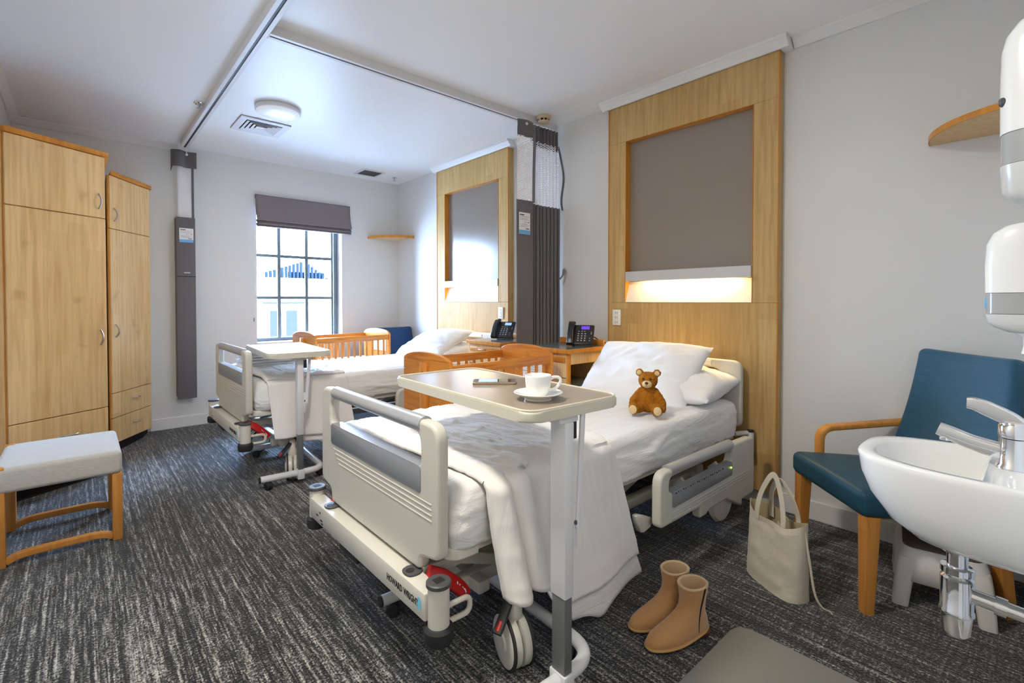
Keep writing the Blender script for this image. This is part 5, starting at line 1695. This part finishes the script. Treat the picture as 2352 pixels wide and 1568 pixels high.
MB().lathe([(.03, 0), (.03, .012), (.012, .03)], (0, 0, 0), 24) and None
pv = thing('stop_valve', (1.42, Y0 + .03, .30), 'small chrome stop valve on the wall at the bottom right corner', 'valve')
MB().lathe([(.024, 0), (.024, .004), (.009, .006), (.009, .05), (0, .05)], (0, -.029, 0), 20, Matrix.Rotation(R(-90), 3, 'X').to_4x4()).build('wall_plate', 'chrome', pv)
MB().tube([(0, .012, .0), (0, .014, .32)], .006, 12).build('riser', 'chrome', pv)
MB().lathe([(.014, -.012), (.014, .012)], (0, .028, 0), 12, Matrix.Rotation(R(-90), 3, 'X').to_4x4()).build('knob', 'chrome', pv)

# ================================================================== DISPENSERS
def shell(name, mat, par, w, d, prof):
    """wall box: rounded-front plan scaled by a vertical profile of (z, depth factor, width factor)"""
    rr = []
    for z, kd, kw in prof:
        rr.append([Vector((p.x, p.y, z)) for p in dshape(w / 2 * kw, d * kd, 0, 0, 24, 3.2)])
    return MB().loft(rr).build(name, mat, par, smooth=50)
sd = thing('soap_dispenser', (1.60, Y0 + .001, 1.13), 'white soap dispenser with grey sight window above the basin', 'dispenser')
W_, D_ = .115, .128
shell('cover', 'disp', sd, W_, D_, [(.088, .99, 1), (.15, 1.0, 1), (.20, .98, 1), (.225, .9, .98), (.24, .74, .93), (.246, .5, .85)])
shell('sight_window', 'smoke', sd, W_ - .002, D_ - .001, [(.040, .985, 1), (.087, .99, 1)])
shell('lower_body', 'dispgrey', sd, W_, D_, [(-.002, .68, .86), (.008, .86, .95), (.02, .96, .99), (.039, .985, 1)])
shell('push_pad', 'disp', sd, .07, .095, [(-.055, .62, .8), (-.05, .70, .95), (-.03, .66, 1), (-.012, .70, 1), (-.003, .85, 1)])
MB().box(-.025, .025, .098, .1262, .052, .076, .002).build('refill_label', 'labelblue', sd)
hd_ = thing('towel_dispenser', (1.545, Y0 + .001, 1.405), 'tall white dispenser with dark lock above the soap dispenser', 'dispenser')
W_, D_ = .16, .104
shell('cover', 'disp', hd_, W_, D_, [(.155, .99, 1), (.25, 1.0, 1), (.335, .99, 1), (.365, .93, .99), (.388, .78, .95), (.40, .5, .88)])
shell('sight_window', 'smoke', hd_, W_ - .002, D_ - .001, [(.088, .985, 1), (.154, .99, 1)])
shell('lower_body', 'dispgrey', hd_, W_, D_, [(0, .55, .8), (.012, .8, .93), (.03, .95, .99), (.087, .985, 1)])
MB().lathe([(.010, 0), (.010, .012), (.007, .016), (0, .016)], (-.045, .088, .225), 20, Matrix.Rotation(R(-90), 3, 'X').to_4x4()).build('lock', 'darkgrey', hd_)

# ================================================================== ANKLE BOOTS
def boot(loc, rz, label):
    """stack of horizontal sections; toe to +x"""
    t = thing('ankle_boot', (*loc, 0), label, 'boot', 'pair of tan ankle boots', rz=rz)
    t.scale = (1, 1, .87)
    N = 48
    def sec(z, xb, xf, wd, ex=2.3, lat=0.0):
        cx, hx = (xb + xf) / 2, (xf - xb) / 2
        P = []
        for k in range(N):
            a = 2 * math.pi * k / N
            ca, sa = math.cos(a), math.sin(a)
            x = cx + hx * math.copysign(abs(ca) ** (2 / ex), ca)
            taper = 1.0 - .10 * ((x - cx) / hx < 0) * abs((x - cx) / hx)
            P.append(Vector((x, wd / 2 * math.copysign(abs(sa) ** (2 / ex), sa) * taper, z)))
        return P
    up = [(.020, -.128, .138, .092), (.030, -.130, .139, .095), (.045, -.130, .130, .092), (.058, -.128, .108, .087), (.070, -.124, .076, .083), (.083, -.119, .040, .080), (.098, -.114, .008, .078), (.118, -.112, -.012, .077), (.145, -.113, -.019, .082), (.175, -.117, -.017, .089), (.205, -.121, -.012, .096)]
    rim = [(.2085, -.121, -.011, .097), (.2115, -.118, -.014, .092), (.2105, -.113, -.019, .083), (.2065, -.111, -.021, .079)]
    inn = [(.16, -.106, -.027, .070), (.11, -.104, -.022, .064)]
    MB().loft([sec(*u) for u in up], True, False).build('upper', 'suede', t, smooth=80)
    MB().loft([sec(*u) for u in [up[-1]] + rim], False, False).build('rolled_top', 'suede_pale', t, smooth=80)
    MB().loft([sec(*u) for u in [rim[-1]] + inn], False, True).build('lining', 'suede_pale', t, smooth=80)
    sole = []
    for z, k in ((.010, .0), (.0125, .004), (.018, .005), (.0205, .003)):
        sole.append(sec(z, -.130 - k, .139 + k, .095 + 2 * k))
    MB().loft(sole).build('welt_sole', 'welt', t, smooth=50)
    MB().loft([sec(.002, -.095 + .035, .12, .082), sec(.010, -.128 + .05, .137, .092)]).build('outsole', 'heel', t, smooth=50)
    MB().loft([sec(0.0, -.127, -.062, .068, 3.2), sec(.0215, -.131, -.060, .080, 3.2)]).build('heel_block', 'heel', t, smooth=50)
    for s in (-1, 1):
        pts = []
        for z, xb, xf, wd in up[1:]:
            x = lerp(-.052, -.076, (z - .03) / .175)
            cx, hx = (xb + xf) / 2, (xf - xb) / 2
            u = max(-1, min(1, (x - cx) / hx))
            y = wd / 2 * (1 - abs(u) ** 2.3) ** (1 / 2.3) * (1.0 - .10 * (u < 0) * abs(u))
            pts.append((x, s * (y + .0003), z))
        MB().bar(pts, .009, .002, .0005, up=(0, s, 0), scales=[.25 + .75 * k / (len(pts) - 1) for k in range(len(pts))]).build('side_slit', 'dark', t)
    for ch in t.children:
        if ch.name.split('.')[0] in ('upper', 'rolled_top', 'lining', 'welt_sole', 'side_slit', 'outsole'):
            for v in ch.data.vertices: v.co.z += .011 * sstep(.06, -.06, v.co.x) if False else .011 * (1 - sstep(-.07, .05, v.co.x))
    return t
boot((1.607, .962), R(162), 'tan suede ankle boot, the one closer to the bed')
boot((1.566, .868), R(163), 'tan suede ankle boot, the one closer to the grey vinyl')

# ================================================================== TOTE BAG
tg = thing('tote_bag', (2.185, .765, 0), 'natural canvas tote bag standing on the carpet by the armchair', 'bag', rz=math.atan2(.21, .108))
# local x runs along the wide face, -y... faces the camera
hwB, dB, hB = .138, .062, .312
def bagring(v, inner=0.0):
    P = []
    n = 60
    top = v
    wv = lerp(hwB * 1.0, hwB * 1.03, v) - inner
    dv = lerp(dB * 1.12, dB * .62, v) - inner
    for k in range(n):
        a = 2 * math.pi * k / n
        ca, sa = math.cos(a), math.sin(a)
        x = wv * math.copysign(abs(ca) ** .62, ca); y = dv * math.copysign(abs(sa) ** .75, sa)
        sag = -.045 * v ** 3 * (1 - abs(x / hwB) ** 2) * (1 if y > 0 else .45) + .006 * v * math.sin(x * 30 + (2 if y > 0 else 0))
        fold = .019 * v * (1 - v * .2) * math.sin(x * 26 + v * 3 + (1.5 if y > 0 else 0)) * (1 - abs(x / hwB) ** 3) + .008 * nz(x * 14, v * 7, y * 10)
        lean = .02 * v
        P.append(Vector((x + .012 * v * nz(v * 3, 7, y), y + fold * (1 - abs(ca) ** 4) + lean * 0, max(0.001, v * hB + sag + .004 * (1 - v) * nz(x * 20, y * 20)))))
    return P
mb = MB().loft([bagring(k / 22) for k in range(23)], True, False)
mb.build('bag_body', 'canvas', tg, smooth=80)
MB().loft([bagring(1.0), bagring(1.004, .002), bagring(.93, .005), bagring(.5, .006), bagring(.12, .008)], False, True).build('bag_lining', 'canvas_in', tg, smooth=80)
hem_ = MB().loft([[p + Vector((0, .0012 if p.y > 0 else -.0012, 0)) for p in bagring(.90)], [p + Vector((0, .0016 if p.y > 0 else -.0016, 0)) for p in bagring(1.0)]], False, False).build('top_hem', 'canvas', tg, smooth=80)
for s, lift, off in ((-1, .135, .0), (1, .155, .012)):
    y = s * (dB * .56)
    pts = smoothpath([(-.072, y * 1.15, .262), (-.070, y * 1.05, .315), (-.055 + off, y * .6, .385), (-.018 + off, y * .35 - .0, .30 + lift), (.012 + off, y * .35, .298 + lift), (.052 + off, y * .6, .375), (.070, y * 1.05, .31), (.072, y * 1.15, .255)], 6)
    MB().bar(pts, .024, .004, .001, up=(0, 1, 0)).build('handle', 'canvas', tg)
MB().bar(smoothpath([(-hwB * 1.0, .0, .29), (-hwB - .012, -.012, .18), (-hwB - .03, -.02, .06), (-hwB - .05, -.035, .012), (-hwB - .075, -.05, .006), (-hwB - .082, -.045, .008)], 6), .011, .003, .001, up=(0, 1, 0)).build('side_tie', 'canvas', tg)

# ================================================================== FOOTSTOOL (left edge)
t = thing('footstool', (-.075, 3.37, 0), 'linen topped footstool with honey sled legs in front of the wardrobe', 'footstool')
cushion('seat', 'linen', t, .45, .53, .115, .022, Matrix.Translation((0, 0, .392)), .006)
for sx in (-1, 1):
    for sy in (-1, 1):
        MB().box(sx * .205 - .02, sx * .205 + .02, sy * .238 - .022, sy * .238 + .022, 0, .336 if sx > 0 else .45, .004).build('leg', 'beech', t)
for sy in (-1, 1):
    y = sy * .238
    pts = []
    for k in range(17):
        u = k / 16 * 2 - 1
        pts.append((u * .186, y, .022 + .022 * max(0, 1 - abs(u) ** 6)))
    MB().bar(pts, .03, .032, .004, up=(0, 1, 0)).build('sled_rail', 'beech', t)
for sx in (-1, 1):
    MB().box(sx * .205 - .012, sx * .205 + .012, -.216, .216, .30, .335, .003).build('apron', 'beech', t)
